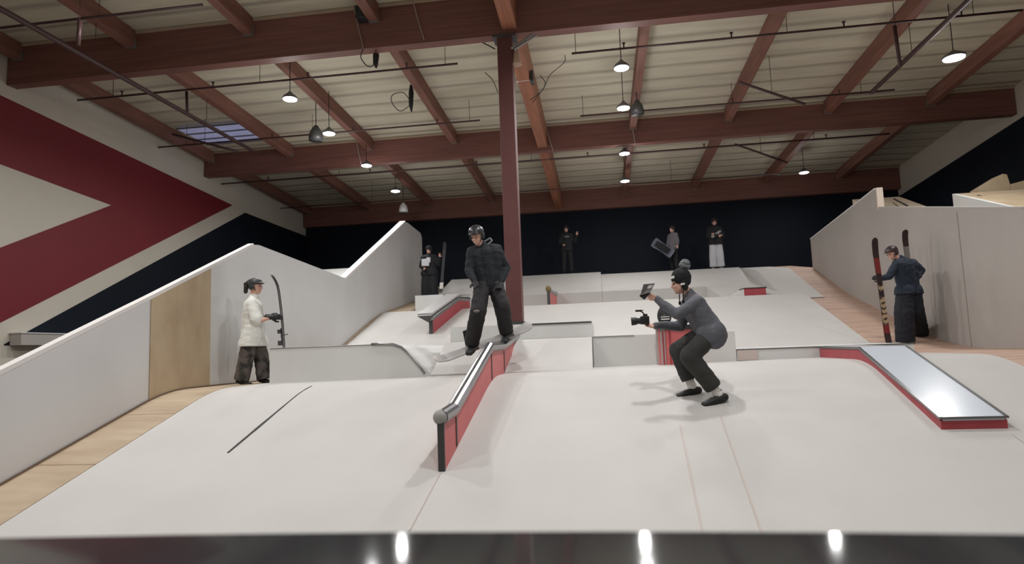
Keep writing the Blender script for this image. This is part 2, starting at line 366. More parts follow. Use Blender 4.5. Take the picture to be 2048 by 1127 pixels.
cable(curve3([P(1060, 200, 12.8), P(1085, 180, 12.7), P(1100, 150, 12.6), P(1128, 125, 12.5), P(1130, 110, 12.5)]), 'dark loose cable right of the girder', m=rubber, r=.007)
cable(curve3([P(1065, 205, 12.8), P(1090, 170, 12.8), P(1080, 150, 12.8)]), 'dark second loose cable right of the girder', m=rubber, r=.007)
cable(curve3([P(970, 145, 11.6), P(985, 160, 11.6), P(996, 185, 11.5)]), 'dark loose cable left of the post', m=rubber, r=.007)
cable(curve3([P(938, 75, 11), P(965, 85, 11), P(990, 98, 11)]), 'dark cable tied left of the top of the post', m=rubber, r=.01)
for (px, py, Y, h, lb) in ((752, 100, 10.9, .34, 'dark strap bundle hanging below the nearest beam'), (822, 170, 13.6, .62, 'long dark strap bundle hanging from a purlin left of the post')):
    p = P(px, py, Y); bm = B(); tube(bm, [p, p-Vector((0, 0, h*.3)), p-Vector((.01, 0, h*.75)), p-Vector((0, 0, h))], [.03, .06, .05, .015], 8)
    obj('hanging_strap', bm, rubber, smooth=True, label=lb, cat='strap')
e = empty('speaker_box', P(720, 15, 10.5), 'dark box fixed on the nearest beam at the top left of centre', 'box')
p = P(724, 26, 10.5); bm = B(); box(bm, p.x-.09, p.x+.09, p.y-.1, p.y+.12, p.z-.13, p.z+.1); obj('case', bm, blackedge, e, bevel=.01)
bm = B(); box(bm, p.x-.11, p.x+.11, p.y+.05, p.y+.14, p.z+.04, p.z+.08); obj('bracket', bm, darksteel, e)
e = empty('conduit_clamp', P(1040, 90, 10.95), 'grey metal conduits and clamp at the top of the post', 'conduit')
for k, (a, b) in enumerate((((1022, 97), (1066, 68)), ((1028, 99), (1074, 70)))):
    bm = B(); tube(bm, [P(*a, 10.55), P(*b, 10.6)], .022, 8); obj('conduit', bm, hang, e)
p = P(1032, 112, 10.75); bm = B(); lathe(bm, [(.1, -.16), (.07, 0), (.05, .12)], p, 10); obj('funnel', bm, mat('funnel_tan', (190, 160, 140), .5), e)
e = empty('girder_strap', P(1055, 200, 12.6), 'white strap and pulley wrapped round the central girder', 'strap')
g = 12.7; bm = B(); box(bm, -1.45, -1.15, g-.03, g+.03, 5.44, 5.47); obj('strap', bm, white_cloth, e)
bm = B(); box(bm, -1.16, -1.09, g-.12, g+.12, 5.38, 5.62); obj('pulley_block', bm, darksteel, e, bevel=.02)

# ------------------------------------------------------------------ slopes, decks and boxes
S0 = lambda y: -1.32+.31*(y-4.9)
def deck(x): return -.30+.011*x
def crest(x): return 4.9+(1.32+deck(x))/.31
def prof(x, yend, dz=0.0, tail=None, y0=3.2):
    c = crest(x); d = deck(x); pts = [(y0, G+.0), (y0, S0(y0)+dz)]
    pts.append((c-.45, S0(c-.45)+dz))
    for k in range(1, 6):
        t = k/6; a = Vector((c-.45, S0(c-.45))); b = Vector((c, d)); e_ = Vector((c+.45, d)); q = a*(1-t)**2+b*2*t*(1-t)+e_*t*t; pts.append((q.x, q.y+dz))
    pts.append((c+.45, d+dz))
    if tail:
        for y, z in tail: pts.append((y, z+dz))
        pts.append((tail[-1][0], G))
    else:
        pts.append((yend, d+dz)); pts.append((yend, G))
    return pts
bm = B(); loft(bm, [(x, prof(x, 13.4)) for x in (-5.05, -2.5, 0, 2.5, 4.6)])
o = obj('front_ramp', bm, carpet, label='wide white carpeted slope and flat deck filling the foreground', cat='ramp')
bm = B(); tl = [(12.3, deck(-5.4)), (15.7, .86), (16.5, 1.08), (16.95, 1.16), (20.2, 1.74), (22, 2.30), (23.45, 2.30)]
loft(bm, [(x, prof(x, 0, 0, [tl[0], (13.4, .07)])) for x in (-5.73, -5.06)])
prism(bm, [(13.4, G)]+[(13.4, .07)]+tl[1:]+[(23.45, G)], 'x', -5.73, -5.676)
prism(bm, [(16.96, G)]+tl[3:]+[(23.45, G)], 'x', -5.676, -5.06)
obj('plywood_lane', bm, plyfloor, label='bare plywood strip along the left barrier, climbing to the back', cat='ramp')
bm = B()
loft(bm, [(x, [(3.2, G)]+[(y, z-.0) for y, z in prof(x, 10, -.015)[1:-2]]+[(11.7, deck(x)-.015), (12.3, -.2), (13.0, -.10), (13.6, .07), (17.2, 1.08), (19.8, 2.08), (22, 2.40), (23.45, 2.40), (23.45, G)]) for x in (4.62, 6.2)])
obj('plywood_lane', bm, plyred, label='bare reddish plywood strip along the right barrier, where the skier stands', cat='ramp')
# second slope
bm = B(); mp = [(16.2, .99), (16.6, 1.12), (16.9, 1.15), (19.38, 1.15), (19.38, G)]
rows_ = []
for x, f0 in ((-5.67, (13.45, .064)), (1.985, (13.45, .064)), (1.99, (12.92, -.112)), (4.95, (12.92, -.112))):
    rows_.append((x, [(f0[0], -.4 if x < 2 else -.4), f0]+mp))
loft(bm, [(x, [(y, z if z > G else -.4) for y, z in pr]) for x, pr in rows_])
obj('middle_ramp', bm, carpet, label='white carpeted slope behind the boxes, rising to the second deck', cat='ramp')
bm = B(); prism(bm, [(19.4, G), (19.4, 1.64), (22.0, 2.44), (23.45, 2.44), (23.45, G)], 'x', .1, 4.6)
prism(bm, [(17.0, 1.14), (19.42, 1.64), (19.42, 1.14)], 'x', 3.1, 4.6)
obj('upper_ramp', bm, carpet, label='white upper slope and top deck on the right, below the standing people', cat='ramp')
bm = B(); prism(bm, [(19.4, G), (19.4, 1.64), (22.0, 2.52), (23.45, 2.52), (23.45, G)], 'x', -5.05, .095)
obj('upper_ramp', bm, carpet, label='white upper slope and slightly higher top deck on the left, behind the post', cat='ramp')
bm = B(); prism(bm, [(17.4, 1.152), (17.4, 1.60), (19.38, 1.72), (19.38, 1.152)], 'x', -5.04, -4.25)
obj('white_block', bm, boxwhite, label='white block on the second deck at the left, below the person with skis', cat='block')
cs = [(16.9, 1.15), (17.2, 1.08), (19.8, 2.08), (22, 2.40), (23.4, 2.40)]
bm = B(); prism(bm, [(y, z+.012) for y, z in [(16.98, 1.03)]+cs[1:]]+[(y, z+.001) for y, z in ([(16.98, 1.03)]+cs[1:])[::-1]], 'x', 4.605, 5.55)
prism(bm, [(16.98, .95), (22.0, 2.2)]+[(y, z+.012) for y, z in [(22, 2.40), (19.8, 2.08), (17.2, 1.08), (16.98, 1.03)]], 'x', 4.602, 4.618)
obj('carpet_strip', bm, carpet, label='white carpet strip lying on the upper right plywood lane beside the top slope', cat='carpet')
# left box with coping
Yb = 9.1
prf = [(-4.87, deck(-4.8)-.02), (-2.5, deck(-2.6)-.02), (-2.58, -.2), (-2.72, -.03), (-2.85, .09), (-2.98, .14), (-3.15, .15), (-4.87, .15)]
e = empty('white_box', (-3.7, Yb, deck(-3.7)), 'low white box with curved metal coping at its right end, in front of the woman', 'box')
bm = B(); prism(bm, prf, 'y', Yb, 13.44); obj('body', bm, boxwhite, e)
bm = B(); tube(bm, [(x, Yb-.01, z+.012) for x, z in [(-3.3, .15), (-3.15, .15), (-2.98, .14), (-2.85, .09), (-2.72, -.03), (-2.58, -.2), (-2.51, deck(-2.5)+.03)]], .018, 8); obj('coping', bm, steel, e, smooth=True)
bm = B(); tube(bm, [(-4.86, Yb, .155), (-3.3, Yb, .155)], .008, 6); obj('edge_strip', bm, lampmetal, e)
# wedge
bm = B(); prism(bm, [(9.15, deck(-1.3)-.02), (9.15, deck(-1.3)+.012), (9.4, -.2), (10.05, .14), (10.15, .16), (10.58, .16), (10.58, deck(-1)-.02)], 'x', -2.45, -.14)
obj('wedge_ramp', bm, carpet, label='short steep white wedge ramp under the snowboarder, leading to the rail', cat='ramp')
e = empty('white_block', (-1.4, 10.6, deck(-1)), 'white raised block the dark red post stands on', 'block')
bm = B(); box(bm, -2.48, -.14, 10.6, 13.44, deck(-1)-.02, .42); obj('body', bm, boxwhite, e)
bm = B(); box(bm, -1.25, -.14, 10.585, 10.6, .40, .424); obj('metal_edge', bm, darksteel, e)
e = empty('white_box', (.9, 10.1, deck(1)), 'plain white rectangular box right of the wedge ramp, behind the filmer', 'box')
bm = B(); box(bm, -.13, 1.98, 10.1, 13.44, deck(1)-.02, .165); obj('body', bm, boxwhite, e)
bm = B(); box(bm, -.13, .5, 10.09, 10.1, .153, .167); box(bm, -.135, -.125, 10.09, 10.1, deck(0), .165); obj('edge_strip', bm, mat('edge_grey', (150, 146, 142), .6), e)
e = empty('low_kerb_box', (3.2, 10.1, deck(3)), 'low wide white kerb box behind the right ledge', 'box')
bm = B(); prism(bm, [(1.99, 10.1), (4.45, 10.1), (4.96, 12.91), (1.99, 12.91)], 'z', deck(3)-.03, -.105); obj('body', bm, boxwhite, e)
bm = B(); box(bm, 1.99, 4.45, 10.09, 10.1, -.118, -.102); obj('edge_strip', bm, mat('edge_dark', (95, 95, 94), .5), e)
bm = B(); box(bm, 2.0, 2.28, 10.08, 10.1, deck(2.1)+.005, -.12); obj('panel', bm, mat('pinkish_panel', (196, 182, 176), .7), e, label='pinkish bare panel at the left end')
# seams on the slope
sm1 = mat('seam_black', (48, 46, 48), .8); sm2 = mat('seam_faint', (190, 178, 172), .8)
def seam(x0, y0, x1, y1, w, m, nm_):
    bm = B(); n = 14; rnd = random.Random(int(x0*100)); L_ = []
    for k in range(n+1):
        t = k/n; y = y0+(y1-y0)*t; x = x0+(x1-x0)*t; ww = w*(.35+.65*math.sin(math.pi*min(1, t*1.3+.1)))*rnd.uniform(.7, 1.2) if m is sm1 else w
        c = crest(x); z = S0(y) if y < c-.45 else (S0(y)-((y-(c-.45))**2)*.31/1.8 if y < c+.45 else deck(x))
        L_.append((bm.verts.new((x-ww/2, y, z+.002)), bm.verts.new((x+ww/2, y, z+.002)), bm.verts.new((x+ww/2, y, z+.006)), bm.verts.new((x-ww/2, y, z+.006))))
    for a, b in zip(L_, L_[1:]):
        for i in range(4): bm.faces.new([a[i], a[(i+1) % 4], b[(i+1) % 4], b[i]])
    bm.faces.new(L_[0]); bm.faces.new(L_[-1][::-1]); obj(nm_, bm, m, kind='structure')
seam(-3.76, 6.2, -3.76, 8.12, .034, sm1, 'trim_1')
seam(.72, 6.6, .63, 4.7, .012, sm2, 'trim_2'); seam(1.14, 6.8, 1.03, 4.7, .012, sm2, 'trim_3'); seam(3.5, 6.3, 3.46, 4.7, .012, sm2, 'trim_4'); seam(-1.47, 5.75, -1.5, 4.9, .010, sm2, 'trim_5')

# ------------------------------------------------------------------ barriers
def barrier(name, x, top, bot, t, m, label, capm=None, capw=.02, bays_=()):
    e = empty(name, (x, top[0][0], min(z for _, z in bot)), label, 'barrier')
    bm = B(); prism(bm, top+bot[::-1], 'x', x, x+t); obj('panel', bm, m, e)
    return e
topL = [(3.6, -.87), (5.57, -.03), (7.63, .84), (10.15, 1.93), (10.35, 1.955), (14.15, 1.78), (18.85, 4.0)]
topL2 = topL+[(19.2, 4.03), (20.6, 3.96), (20.75, 3.85)]
botL = [(3.6, G), (20.75, G)]
e = barrier('left_barrier', -5.735, topL2, botL, -.05, wallwhite, 'long white zigzag-topped barrier along the left of the course')
bm = B()
for a, b in ((0, 1), (1, 2), (2, 3)): beam(bm, (-5.77, *topL[a]), (-5.77, *topL[b]), .1, .045)
obj('cap_rail', bm, capwhite, e, label='white top rail of the near part')
bm = B(); beam(bm, (-5.8, *topL[5]), (-5.8, *topL[6]), .17, .05); obj('cap_rail', bm, capwhite, e, label='bright white top rail climbing to the far peak')
bm = B(); prism(bm, [(7.66, S0(7.66)-.01), (7.66, .835), (8.95, 1.39), (8.95, deck(-5.7))], 'x', -5.734, -5.722); obj('plywood_panel', bm, ply, e, label='bare plywood panel set in the white barrier')
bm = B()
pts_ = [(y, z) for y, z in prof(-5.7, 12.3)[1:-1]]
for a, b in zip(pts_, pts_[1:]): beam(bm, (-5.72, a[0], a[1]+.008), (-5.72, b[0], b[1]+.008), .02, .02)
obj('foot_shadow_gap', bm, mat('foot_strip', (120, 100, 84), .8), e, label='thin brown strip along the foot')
# platform behind the left barrier
bm = B(); prism(bm, [(12.5, G), (12.5, 1.3), (17.8, 2.53), (17.8, G)], 'x', -8.3, -5.8); obj('side_ramp', bm, boxwhite, label='white ramp behind the dip of the left barrier', cat='ramp')
e = empty('wall_ledge', (-10.9, 12, .44), 'long beige ledge along the left wall under the black painted area', 'ledge')
bm = B(); box(bm, -11.09, -10.85, 10.95, 17.0, .44, .66); obj('board', bm, wallgrey, e)
bm = B(); box(bm, -11.09, -10.83, 10.93, 17.0, .66, .68); obj('top_strip', bm, boxwhite, e)
# right barrier
topR = [(19.8, 2.9), (15.2, 3.27), (15.12, 3.27), (15.10, 2.83), (10.26, 1.78), (3.6, .3)]
e = barrier('right_barrier', 6.2, topR, [(19.8, G), (3.6, G)], .11, wallgrey, 'tall grey-white barrier along the right of the course, behind the skier')
bm = B(); beam(bm, (6.255, 19.82, 2.92), (6.255, 15.2, 3.285), .12, .03); obj('cap_rail', bm, capwhite, e)
bm = B(); beam(bm, (6.255, 15.05, 2.83), (6.255, 10.26, 1.79), .12, .03); obj('cap_rail', bm, wallgrey, e)
bm = B(); box(bm, 6.188, 6.32, 15.06, 15.1, 2.8, 3.28); obj('end_post', bm, mat('pale_wood', (222, 205, 190), .6), e)
bm = B(); box(bm, 6.194, 6.2, 12.0, 12.02, deck(6), 2.1); obj('panel_joint', bm, mat('joint_grey', (150, 141, 134), .7), e)
def quad_slab(name, pts, m, label, cat='ramp', t=.05):
    """tilted panel: four points on the upper face, given a thickness downwards"""
    pts = [Vector(p) for p in pts]; bm = B(); hexa(bm, [p-Vector((0, 0, t)) for p in pts]+pts)
    return obj(name, bm, m, label=label, cat=cat)
pale_ply = mat('pale_plywood', (226, 208, 184), .6, var=.1, scale=2)
def rampblock(name, x0, x1, y0, z0, y1, z1, m, label, cat='ramp', m2=None):
    bm = B(); prism(bm, [(y0, G), (y0, z0), (y1, z1), (y1, G)], 'x', x0, x1); return obj(name, bm, m, label=label, cat=cat)
rampblock('side_ramp', 6.4, 7.5, 14.0, 2.2, 17.0, 3.44, pale_ply, 'pale plywood ramp showing above the right barrier, next to its end post')
bm = B(); tube(bm, [P(1788, 400, 16.3)+Vector((0, 0, .03)), P(1815, 414, 15.2)+Vector((0, 0, .03))], .02, 5); obj('dark_slot', bm, blackedge, label='dark slot line on the pale ramp above the right barrier', cat='slot')
e = empty('white_box', (8.2, 13.0, G), 'tall white box with plywood top behind the right barrier, by the right wall', 'box')
bm = B(); prism(bm, [(14.2, G), (14.2, 2.86), (12.15, 2.11), (12.15, G)], 'x', 7.28, 7.36); box(bm, 7.2, 10.3, 12.1, 12.2, G, 2.0); obj('body', bm, boxwhite, e)
bm = B(); prism(bm, [(12.25, G), (12.25, 2.13), (14.3, 2.88), (14.3, G)], 'x', 7.4, 10.2); obj('sloping_top', bm, ply, e)
bm = B(); tube(bm, [P(1955, 391, 13.9), P(2035, 414, 13.0)], .018, 5); obj('slot', bm, blackedge, e)
bm = B(); prism(bm, [(8.05, G), (8.05, 3.045), (8.50, 3.30), (8.58, 3.28), (8.62, 3.06), (8.62, G)], 'y', 14.6, 15.0); obj('side_ramp', bm, ply, label='small plywood peak beyond the white box on the right', cat='ramp')
bm = B(); prism(bm, [(8.63, G), (8.63, 3.07), (10.2, 3.42), (10.2, G)], 'y', 14.6, 15.0); obj('side_ramp', bm, ply, label='plywood ramp against the right wall, at the picture edge', cat='ramp')

# ------------------------------------------------------------------ rails and ledges
def rail(name, path, base, w, label, group=None, r=.066, pm=redpanel, posts=()):
    """path: top centre line points; base: z of the bottom under each point"""
    e = empty(name, (path[0][0], path[0][1], base[0]), label, 'rail', group)
    bm = B(); rows_ = []
    for (x, y, z), b in zip(path, base):
        rows_.append([bm.verts.new((x-w/2, y, b)), bm.verts.new((x+w/2, y, b)), bm.verts.new((x+w/2, y, z-r)), bm.verts.new((x-w/2, y, z-r))])
    for a, c in zip(rows_, rows_[1:]):
        for i in range(4): bm.faces.new([a[i], a[(i+1) % 4], c[(i+1) % 4], c[i]])
    bm.faces.new(rows_[0]); bm.faces.new(rows_[-1][::-1]); obj('panel', bm, pm, e)
    bm = B(); x, y, z = path[0]; ball(bm, (x-.01, y+.02, z-r), r*1.06, None, 16); obj('end_cap', bm, mat('cap_grey', (150, 148, 144), .6), e, smooth=True)
    bm = B(); tube(bm, [(x, y, z-r) for x, y, z in path], r, 14); obj('top_tube', bm, steel, e, smooth=False)
    bm = B(); x, y, z = path[0]; box(bm, x-w/2-.006, x+w/2+.004, y-.025, y, base[0]-.0, z-r*1.5); obj('end_post', bm, darksteel, e)
    for i in posts:
        x, y, z = path[i]; bm = B(); box(bm, x+w/2, x+w/2+.008, y-.018, y+.018, base[i]+.02, z-r*2.1); obj('joint_strip', bm, darksteel, e)
    return e
path = [(-1.462, 5.80, -.51), (-1.448, 6.22, -.475), (-1.395, 8.05, .115), (-1.37, 8.95, .135), (-1.345, 10.35, .30)]
base = [S0(5.8), S0(6.22), deck(-1.4)+.0, deck(-1.4)+.012, .162]
base[2] = S0(8.05)-.03
e = rail('kinked_rail', path, base, .052, 'long kinked grind rail with pinkish red side panels and steel top, under the snowboarder', posts=(1, 2, 3))
# far rails
e = rail('flat_topped_rail', [(-3.86, 14.6, .86), (-3.62, 16.4, 1.44), (-3.5, 17.2, 1.48)], [.45, 1.05, 1.15], .08, 'red-sided rail with wide flat grey top, left of the snowboarder', pm=reddark)
bm = B()
for a, b in (((-3.98, 14.5, .90), (-3.74, 16.4, 1.49)), ((-3.74, 16.4, 1.49), (-3.62, 17.2, 1.53))): beam(bm, a, b, .36, .04)
obj('flat_top', bm, mat('grey_top', (176, 174, 174), .4), e)
bm = B(); prism(bm, [(-4.16, .86), (-3.80, .86), (-3.88, .70)], 'y', 14.46, 14.52); obj('end_wedge', bm, darksteel, e)
e = rail('small_rail', [(-1.31, 17.0, 1.62), (-1.29, 18.3, 1.62), (-1.28, 19.3, 1.7)], [1.152, 1.152, 1.152], .07, 'small red-sided rail on the second deck right of the post')
bm = B(); ball(bm, (-1.31, 16.98, 1.58), .075); obj('end_cap', bm, mat('ochre_cap', (120, 104, 62), .6), e)
e = empty('small_red_box', (3.9, 17.2, 1.15), 'small dark red box with grey wedge, below the person in white trousers', 'box')
bm = B(); box(bm, 3.62, 4.15, 16.95, 17.4, 1.152, 1.33); obj('body', bm, reddark, e)
bm = B(); prism(bm, [(3.3, 1.152), (3.62, 1.152), (3.62, 1.33)], 'y', 16.95, 17.4); obj('wedge', bm, boxwhite, e)
bm = B(); box(bm, 3.6, 4.17, 16.93, 17.42, 1.33, 1.35); obj('top', bm, blackedge, e)
# slanted rail behind the filmer
e = empty('short_red_rail', (.95, 9.7, deck(1)), 'short red-sided rail with grey end face and black top behind the filmer', 'rail')
bm = B(); hexa(bm, [(.83, 9.8, deck(1)), (1.25, 9.4, deck(1)), (1.3, 9.48, deck(1)), (.9, 9.92, deck(1)), (.83, 9.8, .25), (1.25, 9.4, .215), (1.3, 9.48, .215), (.9, 9.92, .25)]); obj('panel', bm, redpanel, e)
bm = B(); hexa(bm, [(.80, 9.84, deck(1)), (.92, 9.70, deck(1)), (.925, 9.72, deck(1)), (.81, 9.88, deck(1)), (.80, 9.84, .26), (.92, 9.70, .26), (.925, 9.72, .26), (.81, 9.88, .26)]); obj('end_face', bm, mat('grey_pink', (165, 150, 148), .6), e)
bm = B(); beam(bm, (.82, 9.84, .27), (1.29, 9.4, .235), .14, .07); obj('top_beam', bm, blackedge, e)
for t in (.3, .5):
    bm = B(); p = Vector((.83, 9.8, 0)).lerp(Vector((1.25, 9.4, 0)), t-.15); box(bm, p.x-.012, p.x+.012, p.y-.02, p.y+.0, deck(1), .2); obj('joint_strip', bm, reddark, e)
e = empty('backpack', P(1326, 640, 9.72), 'black backpack with white stripes standing on the short red rail', 'bag')
p = Vector((.93, 9.72, .32)); bm = B(); ball(bm, p+Vector((0, 0, .10)), (.105, .09, .15)); ball(bm, p+Vector((0, -.02, .24)), (.06, .05, .07)); ball(bm, p+Vector((0, -.07, .04)), (.08, .05, .08))
link('bag_body', skinned(bm, .01, 3), rubber, e, smooth=True)
bm = B(); box(bm, p.x-.06, p.x+.06, p.y-.125, p.y-.115, .36, .375); box(bm, p.x-.06, p.x+.06, p.y-.125, p.y-.115, .395, .405); obj('white_stripe', bm, white_cloth, e)
# right ledge
e = empty('slide_ledge', (3.3, 6.4, S0(6.4)), 'wide kinked slide ledge with red sides and pale glossy top on the right slope', 'ledge')
LP = [(2.99, 6.42, -.742), (3.13, 8.55, -.118), (3.15, 10.07, -.108)]; LB = [S0(6.42), S0(8.3)-.02, deck(3.2)]; LB = [S0(6.42), deck(3.1)+.01, deck(3.1)]
W = .55
def strip(bm, off0, off1, z0s, z1s):
    rows_ = []
    for (x, y, z), a, b in zip(LP, z0s, z1s): rows_.append([bm.verts.new((x+off0, y, a)), bm.verts.new((x+off1, y, a)), bm.verts.new((x+off1, y, b)), bm.verts.new((x+off0, y, b))])
    for a, c in zip(rows_, rows_[1:]):
        for i in range(4): bm.faces.new([a[i], a[(i+1) % 4], c[(i+1) % 4], c[i]])
    bm.faces.new(rows_[0]); bm.faces.new(rows_[-1][::-1]); return bm
LB[1] = S0(8.2)-.03
obj('red_body', strip(B(), 0, W, LB, [p_[2]-.03 for p_ in LP]), reddark, e)
obj('pale_top', strip(B(), .02, W-.02, [p_[2]-.03 for p_ in LP], [p_[2]+.002 for p_ in LP]), poly, e)
obj('left_edge', strip(B(), -.012, .02, [p_[2]-.016 for p_ in LP], [p_[2]+.006 for p_ in LP]), steel, e)
obj('right_edge', strip(B(), W-.02, W+.012, [p_[2]-.016 for p_ in LP], [p_[2]+.006 for p_ in LP]), darksteel, e)
bm = B(); box(bm, 2.98, 3.55, 6.405, 6.42, -.756, -.737); obj('front_edge', bm, steel, e)

# ------------------------------------------------------------------ glossy counter in front of the camera
e = empty('counter', (0, 1.0, G), 'glossy black counter top along the bottom edge, reflecting the lamps', 'counter')
bm = B(); pts = [(-3.2, .25), (3.2, .25)]; n = 16
pts += [(3.2-6.4*k/n, 1.135+.05*(1-(abs(3.2-6.4*k/n)/1.2)**2) if abs(3.2-6.4*k/n) < 1.6 else 1.135+.05*(1-(1.6/1.2)**2)) for k in range(n+1)]
prism(bm, pts, 'z', -.355, -.318); obj('top', bm, glossblack, e, bevel=.008)
bm = B(); box(bm, -3.1, 3.1, .55, .62, G, -.355); obj('front_panel', bm, blackedge, e)

# ------------------------------------------------------------------ people
def V(*a): return Vector(a)
def hand(bm, w, d, pn, side, curl=.6, s=1.0, glove=0.0):
    """w wrist, d along the fingers, pn palm normal (fingers curl towards it), side towards the thumb"""
    d = d.normalized(); pn = (pn-d*pn.dot(d)).normalized(); side = d.cross(pn) if side*1 > 0 else pn.cross(d)
    ax = [d, side, pn]
    ball(bm, w+d*.052*s, ((.05)*s, (.040+glove)*s, (.017+glove)*s), ax)
    cap(bm, w-d*.02*s, w+d*.02*s, (.024+glove)*s, (.026+glove)*s)
    for k, (o, ln) in enumerate(((.030, .070), (.010, .080), (-.010, .074), (-.029, .058))):
        p0 = w+d*.088*s+side*o*s; a = 0; r = (.0088+glove*.7)*s; p = p0
        for j, seg in enumerate((.45, .32, .23)):
            a += curl*(.7+.15*k) if j else curl*.6
            q = p+(d*math.cos(a)+pn*math.sin(a))*ln*seg*1.15*s; cap(bm, p, q, r, r*.93, 8); p = q; r *= .93
    p = w+d*.025*s+side*.028*s; q = p+(d*.55+side*.65+pn*.25).normalized()*.045*s; t = q+(d*.75+side*.1+pn*.6*max(curl, .3)).normalized()*.038*s
    cap(bm, p, q, (.0125+glove*.7)*s, (.0105+glove*.7)*s, 8); cap(bm, q, t, (.0105+glove*.7)*s, (.009+glove*.7)*s, 8)
def head(bm, c, f, u, s=1.0):
    f = f.normalized(); u = (u-f*u.dot(f)).normalized(); r = f.cross(u); ax = [r, f, u]
    ball(bm, c+u*.028*s-f*.012*s, (.074*s, .094*s, .088*s), ax, 20)
    ball(bm, c-u*.045*s+f*.022*s, (.056*s, .066*s, .068*s), ax, 18)
    ball(bm, c-u*.092*s+f*.062*s, (.024*s, .02*s, .018*s), ax)              # chin
    cap(bm, c+u*.01*s+f*.082*s, c-u*.024*s+f*.104*s, .008*s, .0125*s, 10)    # nose
    ball(bm, c-u*.03*s+f*.096*s, (.017*s, .011*s, .009*s), ax, 10)
    ball(bm, c+u*.022*s+f*.078*s, (.048*s, .012*s, .009*s), ax, 10)          # brow
    ball(bm, c-u*.055*s+f*.083*s, (.023*s, .009*s, .006*s), ax, 10)          # lips
    ball(bm, c-u*.066*s+f*.081*s, (.019*s, .009*s, .006*s), ax, 10)
    for k in (-1, 1):
        ball(bm, c+r*.077*s*k-u*.008*s-f*.006*s, (.009*s, .02*s, .032*s), ax, 10)
        ball(bm, c+r*.036*s*k-u*.028*s+f*.066*s, (.02*s, .016*s, .016*s), ax, 10)
    return r, f, u
def shoe(bm, ankle, toe, s=1.0, fat=1.0, zf=None):
    """sole plane under ankle->toe"""
    d = (toe-ankle); d = V(d.x, d.y, d.z+.0); dn = d.normalized(); side = dn.cross(V(0, 0, 1)).normalized(); up = side.cross(dn)
    h = ankle-up*.055*s
    for o in (-.016, .016):
        cap(bm, h-dn*.045*s+side*o*s, h+dn*.07*s+side*o*1.2*s, .036*s*fat, .035*s*fat, 10)
        cap(bm, h+dn*.07*s+side*o*1.2*s, h+dn*.165*s+side*o*s-up*.008*s, .035*s*fat, .026*s*fat, 10)
    cap(bm, h, ankle+up*.01*s, .04*s*fat, .04*s*fat, 10)
HAIR = mat('dark_hair', (44, 34, 30), .7)
EYE = mat('eye_dark', (40, 30, 28), .3)
